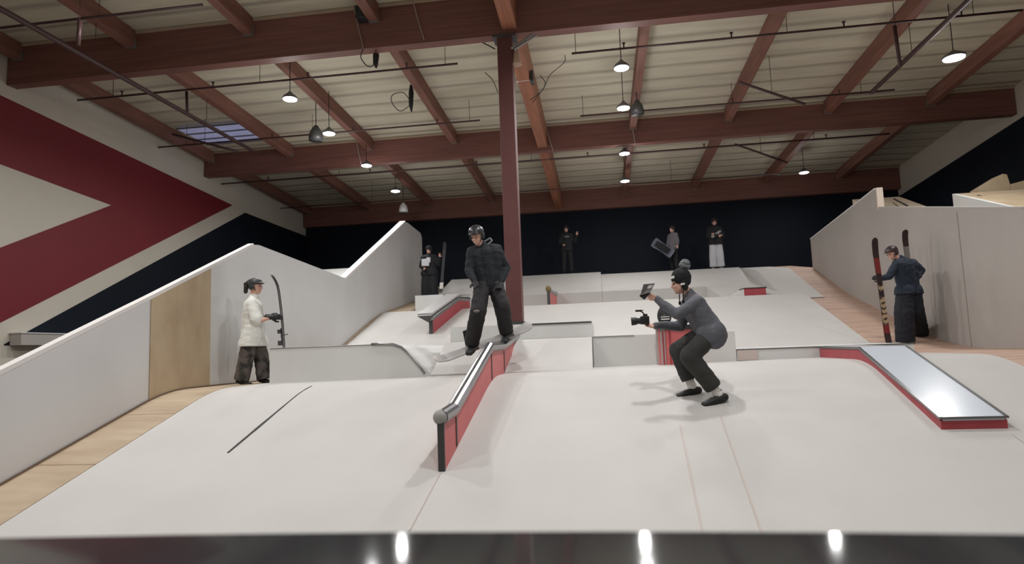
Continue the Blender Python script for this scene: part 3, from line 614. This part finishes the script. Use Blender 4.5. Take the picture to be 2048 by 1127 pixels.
def person(J, label, top, bottom, shoes=rubber, s=1.0, voxel=.008, group=None, sleeves='long', tr=1.0, br=1.0, hem=.06, gloves=(None, None),
           handpose=None, bootf=1.0, topwr=.008, legw=(.095, .085, .075), torso=(.13, .14), flare=1.0, skinm=None, sock=None, name='person', toph='jacket', both='trousers', shoe_s=1.0, cover=0.0, short=.03, collar=.0, hemz=None):
    g = lambda k: Vector(J[k])
    hc, hf, hu = g('head'), Vector(J['hf']), Vector(J.get('hu', (0, 0, 1)))
    neck = (g('shL')+g('shR'))/2+V(0, 0, .03*s); pel = (g('hipL')+g('hipR'))/2; chest = (g('shL')+g('shR'))/2.0*.62+pel*.38
    bm = B(); head(bm, hc, hf, hu, s)
    cap(bm, hc-hf.normalized()*.03*s-V(0, 0, .06*s), neck, .052*s, .058*s)
    for k in 'LR':
        cap(bm, g('sh'+k), neck-V(0, 0, .01*s), .042*s, .045*s); cap(bm, g('sh'+k), g('el'+k), .047*s, .038*s); cap(bm, g('el'+k), g('wr'+k), .037*s, .025*s)
        cap(bm, g('hip'+k), g('kn'+k), .078*s, .052*s); cap(bm, g('kn'+k), g('an'+k), .05*s, .036*s)
        cap(bm, chest.lerp(g('sh'+k), .35), g('hip'+k), .1*s, .088*s)
        dn = (g('toe'+k)-g('an'+k)).normalized(); cap(bm, g('an'+k)-V(0, 0, .04*s), g('an'+k)-V(0, 0, .05*s)+dn*.07*s, .028*s, .024*s)
        i = 0 if k == 'L' else 1
        if gloves[i] is None:
            d, pn, sd, cu = (handpose or {}).get(k, ((g('wr'+k)-g('el'+k)), V(0, -1, 0), 1, .5)); hand(bm, g('wr'+k), Vector(d), Vector(pn), sd, cu, s)
    cap(bm, neck.lerp(pel, .22), pel, .09*s, .11*s)
    body = link(name, skinned(bm, voxel, 2), skinm or skin, label=label, cat='person', smooth=True, group=group)
    # top
    bm = B(); a, b = torso; a *= s*tr; b *= s*tr
    for k in 'LR':
        hk = g('hip'+k).lerp(pel, .25); dn = (hk-g('sh'+k)).normalized()
        cap(bm, g('sh'+k).lerp(neck, .3)-V(0, 0, .05*s), hk+dn*hem, a*.86, b*.88*flare)
        cap(bm, g('sh'+k), neck, .074*s*tr, .078*s*tr)
        if cover: cap(bm, g('hip'+k), g('hip'+k).lerp(g('kn'+k), cover), (legw[0]*br+.03)*s, (legw[0]*br+.035)*s*flare)
        if sleeves == 'long':
            cap(bm, g('sh'+k), g('el'+k), .072*s*tr, .058*s*tr); cap(bm, g('el'+k), g('wr'+k), .058*s*tr, .040*s*tr)
        else:
            e1 = g('sh'+k).lerp(g('el'+k), .85); cap(bm, g('sh'+k), e1, .078*s*tr, .082*s*tr)
    cap(bm, neck-V(0, 0, .08*s), pel+(pel-neck).normalized()*hem, a, b*flare)
    cap(bm, neck-V(0, 0, .02*s), neck.lerp(hc, .34), .086*s, (.068+collar)*s)
    me = skinned(bm, voxel*1.4, 6, topwr)
    if hemz is not None:
        for v in me.vertices:
            if v.co.z < hemz: v.co.z = hemz-(hemz-v.co.z)*.03
    link(toph, me, top, body, smooth=True)
    bm = B()
    for k in 'LR':
        cap(bm, g('hip'+k), g('kn'+k), legw[0]*s*br, legw[1]*s*br)
        an = g('an'+k)+(g('kn'+k)-g('an'+k)).normalized()*short*s; cap(bm, g('kn'+k), an, legw[1]*s*br, legw[2]*s*br)
        cap(bm, g('hip'+k), pel+V(0, 0, .02), .09*s*br, .10*s)
    me = skinned(bm, voxel*1.4, 5, .007)
    for v in me.vertices:
        k = min('LR', key=lambda q: (v.co-g('an'+q)).length); ax_k = (g('kn'+k)-g('an'+k)).normalized(); pk = g('an'+k)+ax_k*(short-.03)*s
        h_ = (v.co-pk).dot(ax_k)
        if h_ < 0 and (v.co-g('an'+k)).length < .3*s: v.co -= ax_k*h_*.97
    link(both, me, bottom, body, smooth=True)
    for k in 'LR':
        bm = B(); shoe(bm, g('an'+k), g('toe'+k), s*shoe_s, bootf); link('shoe', skinned(bm, max(voxel, .007), 3), shoes, body, smooth=True)
        i = 0 if k == 'L' else 1
        if sock:
            bm = B(); up = (g('kn'+k)-g('an'+k)).normalized(); cap(bm, g('an'+k)-V(0, 0, .01), g('an'+k)+up*.09, .052*s, .05*s); link('sock', skinned(bm, .007, 2), sock, body, smooth=True)
        if gloves[i] is not None:
            bm = B(); d, pn, sd, cu = (handpose or {}).get(k, ((g('wr'+k)-g('el'+k)), V(0, -1, 0), 1, .5)); hand(bm, g('wr'+k), Vector(d), Vector(pn), sd, cu, s*1.08, .006)
            cap(bm, g('wr'+k)-Vector(d).normalized()*.06*s, g('wr'+k), .042*s, .036*s); link('glove', skinned(bm, .007, 2), gloves[i], body, smooth=True)
    if voxel < .012:
        f = hf.normalized(); u = (hu-f*hu.dot(f)).normalized(); r = f.cross(u)
        for k in (-1, 1):
            bm = B(); ball(bm, hc+r*.031*s*k+u*.004*s+f*.083*s, .0085*s, None, 10); link('eye', mesh_from(bm), EYE, body, smooth=True)
    return body
def helmet(par, hc, hf, hu, m, s=1.0, visor=True, strap=True):
    f = hf.normalized(); u = (hu-f*hu.dot(f)).normalized(); r = f.cross(u); ax = [r, f, u]
    bm = B(); ball(bm, hc+u*.055*s-f*.016*s, (.106*s, .126*s, .098*s), ax, 24)
    for v in [v for v in bm.verts if (v.co-hc).dot(u) < (.03+.35*max(0, (v.co-hc).dot(f)))*s and (v.co-hc).dot(f) > -.02*s]:
        v.co += u*((.035+.1*max(0, (v.co-hc).dot(f)))*s-(v.co-hc).dot(u))
    for k in (-1, 1): ball(bm, hc+r*.088*s*k+u*.0*s-f*.02*s, (.02*s, .05*s, .055*s), ax, 12)
    ball(bm, hc-f*.085*s+u*.0*s, (.07*s, .04*s, .06*s), ax, 12)
    if visor: ball(bm, hc+f*.1*s+u*.062*s, (.075*s, .04*s, .012*s), ax, 14)
    h = link('helmet', skinned(bm, .007, 2), m, par, smooth=True)
    bm = B()
    for k in (-2, -1, 0, 1, 2):
        ball(bm, hc+u*.140*s+r*.035*k*s-f*(.0+.006*abs(k))*s-u*.012*abs(k)*s, (.010*s, .032*s, .012*s), ax, 8)
    link('vents', mesh_from(bm), blackedge, h, smooth=True)
    if strap:
        bm = B()
        for k in (-1, 1): tube(bm, [hc+r*.082*s*k+u*.01*s, hc+r*.06*s*k-u*.06*s+f*.03*s, hc-u*.108*s+f*.045*s], .006*s, 6)
        link('chin_strap', mesh_from(bm), rubber, h)
    return h
def plank(pts, wdir, widths, t, n):
    """ski / board: centre line pts, width direction, half widths, thickness, face normal"""
    bm = B(); rows_ = []
    for p, w in zip(pts, widths):
        p = Vector(p); rows_.append([bm.verts.new(p-wdir*w-n*t/2), bm.verts.new(p+wdir*w-n*t/2), bm.verts.new(p+wdir*w+n*t/2), bm.verts.new(p-wdir*w+n*t/2)])
    for a, c in zip(rows_, rows_[1:]):
        for i in range(4): bm.faces.new([a[i], a[(i+1) % 4], c[(i+1) % 4], c[i]])
    bm.faces.new(rows_[0]); bm.faces.new(rows_[-1][::-1]); return bm
def ski_pts(a, b, n, bend, k=22, tip=.06, tail=.03, camber=0.0):
    out = []
    for i in range(k+1):
        t = (1-math.cos(math.pi*i/k))/2; p = a.lerp(b, t); d = camber*math.sin(math.pi*t)
        if t < .16: d += tip*((.16-t)/.16)**2
        if t > .88: d += tail*((t-.88)/.12)**2
        out.append(p+n*d*bend)
    return out
def ski_w(w, k=22):
    out = []
    for i in range(k+1):
        t = (1-math.cos(math.pi*i/k))/2; q = w*(1-.16*math.sin(math.pi*min(1, max(0, (t-.12)/.76))))
        e_ = min(t, 1-t); q *= math.sqrt(max(.05, 1-(1-e_/.035)**2)) if e_ < .035 else 1; out.append(q)
    return out

# ---- the filmer, crouching
J = dict(head=P(1361, 566, 7.28), hf=(-1, -.12, -.14), hu=(-.12, 0, 1),
         shL=P(1394, 604, 7.14), shR=P(1379, 603, 7.46), elL=P(1353, 628, 7.02), elR=P(1361, 652, 7.50), wrL=P(1314, 598, 7.10), wrR=P(1311, 650, 7.36),
         hipL=P(1426, 664, 7.18), hipR=P(1418, 660, 7.38), knL=P(1378, 712, 7.10), knR=P(1356, 700, 7.44),
         anL=P(1436, 785, 7.15), anR=P(1384, 771, 7.42), toeL=P(1398, 798, 7.08), toeR=P(1346, 782, 7.36))
grey = mat('grey_sweater', (92, 93, 100), .85, var=.12, scale=8)
dkgreen = mat('dark_grey_trousers', (50, 50, 48), .8, var=.15, scale=6)
filmer = person(J, 'crouching person in grey sweater and black bobble hat, filming with two cameras', grey, dkgreen, sock=white_cloth, sleeves='long', tr=1.02, br=1.02,
                handpose={'L': ((-.9, -.1, .5), (-.3, .3, .6), 1, .7), 'R': ((-1, -.1, .05), (0, -.6, .8), -1, .9)}, legw=(.108, .1, .092), hem=.05, toph='sweater', torso=(.135, .15), short=.10, shoe_s=1.12, bootf=1.05, cover=.12)
filmer_h = J['head']
def beanie(par, hc, hf, hu, m):
    f = hf.normalized(); u = (hu-f*hu.dot(f)).normalized(); r = f.cross(u); ax = [r, f, u]
    bm = B(); ball(bm, hc+u*.062-f*.02, (.098, .112, .105), ax, 22); ball(bm, hc+u*.02-f*.045, (.092, .075, .07), ax, 16)
    for k in (-1, 1): ball(bm, hc+r*.082*k-u*.035-f*.02, (.016, .042, .06), ax, 12)
    h = link('beanie', skinned(bm, .008, 3, .003), m, par, smooth=True)
    bm = B(); tube(bm, [hc+r*.09*k2+u*z_+f*y_ for k2, y_, z_ in [(math.sin(a), 0, 0) for a in ()]] or [hc+u*.045+f*.09, hc+u*.047+f*.095], .004, 6)
    bm.free()
    for k in (-1, 1):
        bm = B(); p = hc+r*.085*k-u*.075-f*.0; tube(bm, [p, p+V(-.01, 0, -.05), p+V(-.012, 0, -.12)], .006, 6); ball(bm, p+V(-.012, 0, -.135), (.014, .014, .024), None, 8)
        link('tassel', mesh_from(bm), m, h, smooth=True)
    bm = B(); c0 = hc+u*.19-f*.085; ball(bm, c0, .06, None, 18)
    rnd = random.Random(3)
    for v in bm.verts: v.co = c0+(v.co-c0)*rnd.uniform(.85, 1.18)
    link('pompom', mesh_from(bm), mat('grey_fur', (110, 112, 116), .95), h, smooth=False)
    bm = B()
    for (a, z, w, hh) in ((.0, .06, .028, .014), (.012, .005, .022, .010)):
        sd = r if r.y < 0 else -r; n = (f*(.85 if z > .03 else .15)+sd*(.5 if z > .03 else .95)).normalized(); t = n.cross(u).normalized(); c1 = hc-f*.01+u*(.075 if z > .03 else -.02)+n*(.112 if z > .03 else .108)
        vs = [bm.verts.new(c1+t*x+u*y) for x, y in ((-w, -hh), (w, -hh), (w, hh), (-w, hh))]; vs2 = [bm.verts.new(v.co+n*.005) for v in vs]
        bm.faces.new(vs[::-1]); bm.faces.new(vs2)
        for i in range(4): bm.faces.new([vs[i], vs[(i+1) % 4], vs2[(i+1) % 4], vs2[i]])
    link('patch', mesh_from(bm), white_cloth, h, label='white patches')
beanie(filmer, J['head'], Vector(J['hf']), Vector(J['hu']), mat('black_knit', (24, 25, 28), .9, var=.2, scale=20))
# camera in the lower hand
c = P(1290, 639, 7.33)
e = empty('video_camera', c-V(0, 0, .06), 'black camera with long lens and top bracket, in the filmer\'s lower hand', 'camera')
bm = B(); box(bm, c.x-.05, c.x+.045, c.y-.045, c.y+.045, c.z-.05, c.z+.04); box(bm, c.x-.02, c.x+.03, c.y-.025, c.y+.025, c.z+.04, c.z+.065); obj('camera_body', bm, rubber, e, bevel=.008)
bm = B(); tube(bm, [c+V(-.05, 0, -.01), c+V(-.09, 0, -.01), c+V(-.092, 0, -.01), c+V(-.15, 0, -.012)], [.034, .034, .042, .046], 16); obj('lens', bm, rubber, e, smooth=False)
bm = B(); tube(bm, [c+V(.0, 0, .06), c+V(-.03, 0, .09), c+V(-.05, 0, .10)], .008, 6); box(bm, c.x-.10, c.x-.03, c.y-.02, c.y+.02, c.z+.092, c.z+.112); obj('top_bracket', bm, rubber, e)
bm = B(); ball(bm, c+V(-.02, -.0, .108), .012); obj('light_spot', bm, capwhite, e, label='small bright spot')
# phone-like monitor in the raised hand
c = P(1294, 582, 7.07)
e = empty('handheld_monitor', c-V(0, 0, .08), 'dark open camera held up in the filmer\'s raised hand', 'camera')
d1 = (P(1308, 565, 7.07)-P(1284, 596, 7.07)).normalized(); s1 = V(0, 1, 0).cross(d1).normalized()
bm = B(); beam(bm, c-d1*.09, c+d1*.0, .07, .05, V(0, 1, 0)); obj('camera_body', bm, rubber, e, bevel=.008)
bm = B(); p0, p1 = P(1287, 568, 7.05), P(1310, 566, 7.05); q0, q1 = P(1281, 590, 7.03), P(1301, 584, 7.03)
hexa(bm, [q0, q1, p1, p0, q0+V(0, .018, 0), q1+V(0, .018, 0), p1+V(0, .018, 0), p0+V(0, .018, 0)]); obj('screen', bm, mat('screen_dark', (62, 58, 58), .3), e)
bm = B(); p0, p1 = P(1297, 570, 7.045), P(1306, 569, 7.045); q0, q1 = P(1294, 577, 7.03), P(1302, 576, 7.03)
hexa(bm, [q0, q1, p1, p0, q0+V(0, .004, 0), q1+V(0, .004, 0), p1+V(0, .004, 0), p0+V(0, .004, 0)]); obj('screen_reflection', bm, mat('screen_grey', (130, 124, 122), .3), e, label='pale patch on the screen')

# ---- snowboarder
bd0, bd1 = P(868, 724, 8.62), P(1062, 652, 9.25)
J = dict(head=P(953, 472, 8.78), hf=(-.15, -.9, -.42), hu=(-.08, -.25, 1),
         shL=P(944, 505, 8.86), shR=P(993, 499, 8.98), elL=P(938, 540, 8.80), elR=P(1012, 536, 9.06), wrL=P(948, 562, 8.66), wrR=P(1003, 562, 8.92),
         hipL=P(966, 563, 8.93), hipR=P(988, 561, 9.0), knL=P(956, 624, 8.70), knR=P(1004, 612, 8.86), anL=P(943, 688, 8.84), anR=P(1013, 664, 9.08),
         toeL=P(935, 699, 8.60), toeR=P(1005, 676, 8.85))
navy = mat('navy_black_jacket', (20, 25, 33), .8, var=.2, scale=6)
jeans = mat('black_jeans', (34, 32, 34), .8, var=.2, scale=7)
boarder = person(J, 'snowboarder in black helmet and dark baggy clothes sliding on the kinked rail', navy, jeans, tr=1.12, br=1.05, legw=(.11, .11, .1), bootf=1.25, hem=.05, gloves=(rubber, rubber), shoe_s=1.1)
helmet(boarder, Vector(J['head']), Vector(J['hf']), Vector(J['hu']), mat('black_helmet', (44, 45, 50), .35, var=.3, scale=12), 1.02)
bm = B(); p = P(978, 480, 8.80)
for a, b in (((970, 482), (980, 476)), ((980, 476), (984, 481)), ((984, 481), (976, 488))): cap(bm, P(*a, 8.86), P(*b, 8.86), .012, .012, 8)
link('shoulder_mark', mesh_from(bm), mat('mark_grey', (128, 132, 136), .7), boarder, label='grey mark on the shoulder')
kn = Vector(J['knL']); bm = B(); ball(bm, kn+V(0, -.105, .01), (.045, .012, .022), None, 10); link('knee_rip', mesh_from(bm), mat('rip_grey', (120, 112, 108), .8), boarder, label='frayed pale rip on the knee')
ax_ = (bd1-bd0).normalized(); nrm = (V(-.1, -.42, 1)-ax_*V(-.1, -.42, 1).dot(ax_)).normalized(); wd = nrm.cross(ax_).normalized()
e = empty('snowboard', (bd0+bd1)/2, 'pale snowboard under the snowboarder, crossing the kinked rail', 'snowboard')
bm = plank(ski_pts(bd0, bd1, nrm, 1, tip=.05, tail=.05), wd, ski_w(.135), .014, nrm); obj('board', bm, mat('board_pale', (190, 186, 184), .4, col2=(150, 146, 146), scale=3), e)
for k, fr in (('L', .38), ('R', .76)):
    a = Vector(J['an'+k]); c = bd0+ax_*((a-bd0).dot(ax_)); bm = B(); M_ = c+nrm*.022
    beam(bm, M_-wd*.13, M_+wd*.13, .11, .02, nrm); q = M_+wd*.12
    hexa(bm, [q-ax_*.05, q+ax_*.05, q+ax_*.05+wd*.02, q-ax_*.05+wd*.02]+[v+nrm*.2+wd*.03 for v in (q-ax_*.035, q+ax_*.035, q+ax_*.035+wd*.012, q-ax_*.035+wd*.012)])
    obj('binding', bm, darksteel, e)

# ---- woman with skis
Yw = 9.36; zf = deck(-5.3)
def ft(px, Y, dz=.09): v = P(px, 760, Y); return V(v.x, Y, zf+dz)
J = dict(head=P(512, 573, Yw), hf=(1, -.05, -.05), hu=(0, 0, 1),
         shL=P(508, 606, Yw+.17), shR=P(503, 607, Yw-.17), elL=P(516, 640, Yw+.2), elR=P(514, 643, Yw-.2), wrL=P(541, 632, Yw+.08), wrR=P(543, 634, Yw-.12),
         hipL=P(507, 655, Yw+.1), hipR=P(505, 656, Yw-.1), knL=P(522, 710, Yw+.12), knR=P(493, 711, Yw-.1),
         anL=ft(528, Yw+.12), anR=ft(484, Yw-.1), toeL=ft(548, Yw+.12, .05), toeR=ft(504, Yw-.1, .05))
camo = mat('camo_trousers', (92, 84, 80), .85, col2=(46, 46, 44), scale=5, thr=(.42, .5))
wom = person(J, 'woman in long white t-shirt, dark helmet and camouflage trousers holding skis upright', mat('white_tshirt', (226, 226, 220), .85), camo, sleeves='short', tr=1.12, br=1.08,
             hem=.06, cover=.62, short=.0, flare=1.12, hemz=P(505, 692, Yw).z, legw=(.10, .105, .105), gloves=(rubber, rubber), handpose={'L': ((1, -.1, .05), (0, -1, 0), 1, .9), 'R': ((1, .1, .02), (0, 1, 0), -1, .9)}, toph='tshirt', torso=(.13, .145), topwr=.006)
helmet(wom, J['head'], Vector(J['hf']), Vector(J['hu']), mat('dark_helmet', (50, 50, 52), .5), .92, visor=True)
bm = B(); c = P(493, 569, Yw); cap(bm, P(500, 562, Yw), c, .035, .045); cap(bm, c, P(491, 583, Yw), .045, .03); link('ponytail', skinned(bm, .008, 3, .008, 18), HAIR, wom, smooth=True)
a, b = P(551, 548, Yw-.02), P(565, 716, Yw-.02); ax_ = (b-a).normalized(); vw = V(a.x, a.y, 0).normalized(); n = vw.cross(ax_).normalized(); n = -n if n.x > 0 else n
for k, (off, lb) in enumerate(((0, 'dark ski standing on its tail in the woman\'s gloved hand, nearer of the pair'), (.035, 'dark ski behind its twin in the woman\'s gloved hand'))):
    e = empty('ski', b+V(off, 0, 0), lb, 'ski', 'skis held by the woman')
    sh = V(off*.5, off*.3, 0); a2_, b2_ = a+sh, b+ax_*.28+sh; b2_.z = max(b2_.z, zf+.02)
    bm = plank(ski_pts(a2_, b2_, n, 1, tip=.07, camber=-.03), vw, ski_w(.052), .016, n); obj('ski_body', bm, mat('ski_dark', (54, 48, 50), .5), e)
    if k == 0:
        q = a2_.lerp(b2_, .62)-n*.018; bm = B(); beam(bm, q-ax_*.14, q+ax_*.12, .05, .03, n); beam(bm, q-ax_*.12+n*.03, q-ax_*.06+n*.03, .05, .06, n); beam(bm, q+ax_*.05+n*.03, q+ax_*.12+n*.035, .055, .07, n); tube(bm, [q-ax_*.02+n*.02, q-ax_*.04-n*.09], .007, 6); obj('binding', bm, darksteel, e)

# ---- skier on the right
Ys = 12.8
def lz(y): return np.interp(y, [11.7, 12.3, 13.0, 13.6, 17.2], [deck(5)-.015, -.2, -.10, .07, 1.08])
def rf(px, Y, dz=.09): v = P(px, 660, Y); return V(v.x, Y, float(lz(Y))+dz)
J = dict(head=P(1784, 507, Ys-.05), hf=(-.9, -.35, -.35), hu=(-.2, 0, 1),
         shL=P(1794, 527, Ys-.1), shR=P(1825, 526, Ys+.08), elL=P(1778, 553, Ys-.16), elR=P(1843, 540, Ys+.1), wrL=P(1763, 556, Ys-.1), wrR=P(1834, 556, Ys+.02),
         hipL=P(1809, 583, Ys-.04), hipR=P(1826, 583, Ys+.08), knL=P(1808, 626, Ys-.08), knR=P(1829, 622, Ys+.1),
         anL=rf(1809, Ys-.05), anR=rf(1838, Ys+.55), toeL=rf(1800, Ys-.2, .05), toeR=rf(1850, Ys+.5, .03))
nv = mat('navy_jacket', (28, 40, 56), .8, var=.15, scale=6); nv2 = mat('navy_trousers', (19, 22, 33), .8, var=.15, scale=6)
sk = person(J, 'skier in navy jacket and very baggy navy trousers, holding one ski upright', nv, nv2, tr=1.15, br=1.1, legw=(.13, .15, .15), hem=.12, gloves=(rubber, rubber), bootf=1.2, flare=.95, cover=.2, collar=.01, hemz=P(1812, 588, Ys).z, short=-.03,
            handpose={'L': ((-1, 0, .1), (0, .8, .2), 1, 1.0), 'R': ((-.7, -.1, -.5), (-.3, .5, 0), 1, .6)})
helmet(sk, J['head'], Vector(J['hf']), Vector(J['hu']), mat('maroon_helmet', (52, 36, 38), .4), .98)
def gski(a, b, label, seedcols):
    ax = (b-a).normalized(); wdv = V(1, .12, 0); wdv = (wdv-ax*wdv.dot(ax)).normalized(); n = ax.cross(wdv).normalized(); n = -n if n.y > 0 else n
    e = empty('ski', b, label, 'ski', 'skis of the skier in navy')
    pts = ski_pts(a, b, n, 1, k=28, tip=.05); ws = ski_w(.054, 28); bm = plank(pts, wdv, ws, .014, n); obj('ski_body', bm, mat('ski_maroon', (46, 26, 28), .45), e)
    for t0, t1, m_ in seedcols:
        ti = lambda t: int(round(28*math.acos(1-2*t)/math.pi)); i0 = ti(t0); i1 = max(i0+1, ti(t1)); pp_ = [p+n*.0085 for p in pts[i0:i1+1]]
        bm = plank(pp_, wdv, [w*.96 for w in ws[i0:i1+1]], .002, n); obj('graphic_band', bm, m_, e)
    return e
sr = mat('ski_red', (122, 34, 34), .45); sb = mat('ski_beige', (176, 156, 124), .5, col2=(60, 40, 38), scale=14, thr=(.45, .5)); sg = mat('ski_grey', (120, 112, 108), .5)
foot = rf(1774, Ys-.35, .0)
a_ = P(1747, 476, Ys-.25); b_ = P(1775, 664, Ys-.25); b_.z = float(lz(b_.y))+.012
gski(a_, b_, 'dark red patterned ski held upright at the skier\'s left side', [(.21, .36, sr), (.43, .47, sb), (.57, .65, sb), (.67, .71, sb), (.73, .82, sb), (.83, .9, sr)])
gski(P(1808, 460, Ys+.28), P(1826, 600, Ys+.30), 'dark ski sticking up behind the skier\'s back', [(.25, .34, sg), (.36, .42, sg)])

# ---- people on the far deck
def stander(px, y_feet, Y, h, label, top, bottom, face=(0, -1, 0), arms='down', s=None, group='people on the far deck', zf=None, x_off=0, **k):
    f0 = P(px, y_feet, Y); x, z0 = f0.x, (f0.z if zf is None else zf); s = h/1.75; f = Vector(face).normalized(); r = f.cross(V(0, 0, 1)).normalized()
    o = V(x, Y, z0); q = lambda a, b, c: o+r*a*s+f*b*s+V(0, 0, c*s)
    A = {'down': (((-.27, .0, 1.13), (-.26, .08, .88)), ((.27, 0, 1.13), (.26, .08, .88))),
         'cross': (((-.25, .05, 1.12), (.06, .22, 1.16)), ((.25, .05, 1.12), (-.06, .2, 1.12))),
         'hold': (((-.30, .05, 1.16), (-.36, .15, 1.36)), ((.25, .05, 1.13), (.12, .2, 1.05))),
         'carry': (((-.27, 0, 1.14), (-.34, .1, .95)), ((.25, .05, 1.12), (.1, .2, 1.0)))}[arms]
    J = dict(head=q(0, .02, 1.62), hf=f, hu=(0, 0, 1), shR=q(-.18, 0, 1.40), shL=q(.18, 0, 1.40), elR=q(*A[0][0]), wrR=q(*A[0][1]), elL=q(*A[1][0]), wrL=q(*A[1][1]),
             hipR=q(-.09, 0, .93), hipL=q(.09, 0, .93), knR=q(-.12, .03, .5), knL=q(.12, .03, .5), anR=q(-.13, 0, .09), anL=q(.13, 0, .09), toeR=q(-.16, .17, .05), toeL=q(.16, .17, .05))
    return person(J, label, top, bottom, s=s, voxel=.013, group=group, **{'hem': .04, 'cover': .1, 'hemz': z0+.84*s, **k}), J, q
blk = mat('black_clothes', (24, 25, 30), .85)
wp = mat('white_trousers', (196, 196, 202), .85)
p1, J1, q1 = stander(1435, 541, 22.3, 1.72, 'distant person in black top and white trousers, arms folded, on the far deck', blk, wp, arms='cross', zf=2.44, tr=1.1, br=1.1, legw=(.11, .11, .11), shoes=mat('grey_shoe', (140, 138, 136), .7))
bm = B(); cap(bm, q1(-.14, .15, 1.27), q1(.12, .2, 1.1), .045, .05); link('chest_print', skinned(bm, .012, 2), mat('print_grey', (150, 148, 150), .8), p1, label='pale print on the chest')
bm = B(); ball(bm, J1['head']+V(0, .02, .05), (.095, .11, .1)); link('beanie', mesh_from(bm), mat('maroon_knit', (50, 32, 38), .9), p1, smooth=True)
p2, J2, q2 = stander(1136, 543, 22.4, 1.72, 'distant person in black clothes with a small chest print, right of the post', blk, blk, arms='hold', zf=2.53)
bm = B(); ball(bm, q2(-.02, .15, 1.33), (.1, .03, .035)); link('chest_print', mesh_from(bm), mat('print_teal', (96, 110, 112), .8), p2, label='pale print on the chest')
bm = B(); ball(bm, J2['head']+V(0, .02, .05), (.095, .11, .1)); link('beanie', mesh_from(bm), blk, p2, smooth=True)
p3, J3, q3 = stander(1350, 541, 22.3, 1.55, 'distant person in long grey jacket looking down, on the far deck', mat('grey_jacket', (104, 100, 106), .85), blk, face=(-.7, -.5, -.0), arms='carry', zf=2.44, tr=1.05)
bm = B(); ball(bm, J3['head']+V(.02, .02, .05), (.1, .11, .09)); link('hair', mesh_from(bm), HAIR, p3, smooth=True)
e = empty('snowboard', P(1322, 505, 22.1), 'dark snowboard with pale outline carried by the distant person in grey', 'snowboard')
a_, b_ = P(1311, 486, 22.0), P(1338, 503, 22.05); ax_ = (b_-a_).normalized(); wv = ax_.cross(V(0, -1, 0)).normalized()
bm = plank(ski_pts(a_-ax_*.1, b_+ax_*.15, V(0, -1, 0), 1, k=12, tip=.02), wv, ski_w(.17, 12), .02, V(0, -1, 0)); obj('board', bm, mat('board_outline', (92, 96, 108), .6), e)
bm = plank([a_+V(0, -.03, 0), a_.lerp(b_, .5)+V(0, -.03, 0), b_+V(0, -.03, 0)], wv, [.09, .12, .1], .012, V(0, -1, 0)); obj('dark_face', bm, blk, e)
p4, J4, q4 = stander(860, 590, 18.9, 1.72, 'distant person in black with white bag on chest, at the far end of left barrier', blk, blk, arms='hold', zf=1.5, tr=1.1, br=1.2, legw=(.12, .12, .12))
bm = B(); c = q4(.06, .17, 1.22); box(bm, c.x-.13, c.x+.10, c.y-.04, c.y+.04, c.z-.11, c.z+.11); box(bm, c.x+.03, c.x+.14, c.y-.03, c.y+.05, c.z+.0, c.z+.15); link('chest_bag', skinned(bm, .015, 3), mat('white_bag', (205, 205, 210), .7), p4, smooth=True, label='white bag or print on the chest')
bm = B(); ball(bm, J4['head']+V(0, .02, .04), (.1, .115, .11)); link('helmet', mesh_from(bm), blk, p4, smooth=True)
a_, b_ = P(890, 484, 18.7), P(882, 585, 18.7); n = V(0, -1, 0)
e = empty('ski', b_, 'dark ski with pale tail held upright by the distant person in black on the left', 'ski')
bm = plank(ski_pts(a_, b_, n, 1, k=16), V(1, 0, 0), ski_w(.05, 16), .02, n); obj('ski_body', bm, mat('ski_dull', (40, 40, 46), .6), e)
bm = plank([a_.lerp(b_, t)+n*.012 for t in (.80, .9, .97)], V(1, 0, 0), [.055, .055, .05], .004, n); obj('pale_tail', bm, mat('tail_white', (210, 206, 200), .6), e)

# ------------------------------------------------------------------ world and view
w = bpy.data.worlds.new('world'); bpy.context.scene.world = w; w.use_nodes = True
w.node_tree.nodes['Background'].inputs[0].default_value = (.05, .055, .07, 1); w.node_tree.nodes['Background'].inputs[1].default_value = .3
vs = bpy.context.scene.view_settings; vs.view_transform = 'Standard'; vs.look = 'None'; vs.gamma = 1; vs.use_curve_mapping = False; vs.exposure = 0.0
for o in bpy.data.objects:
    if 'wpos' in o: del o['wpos']
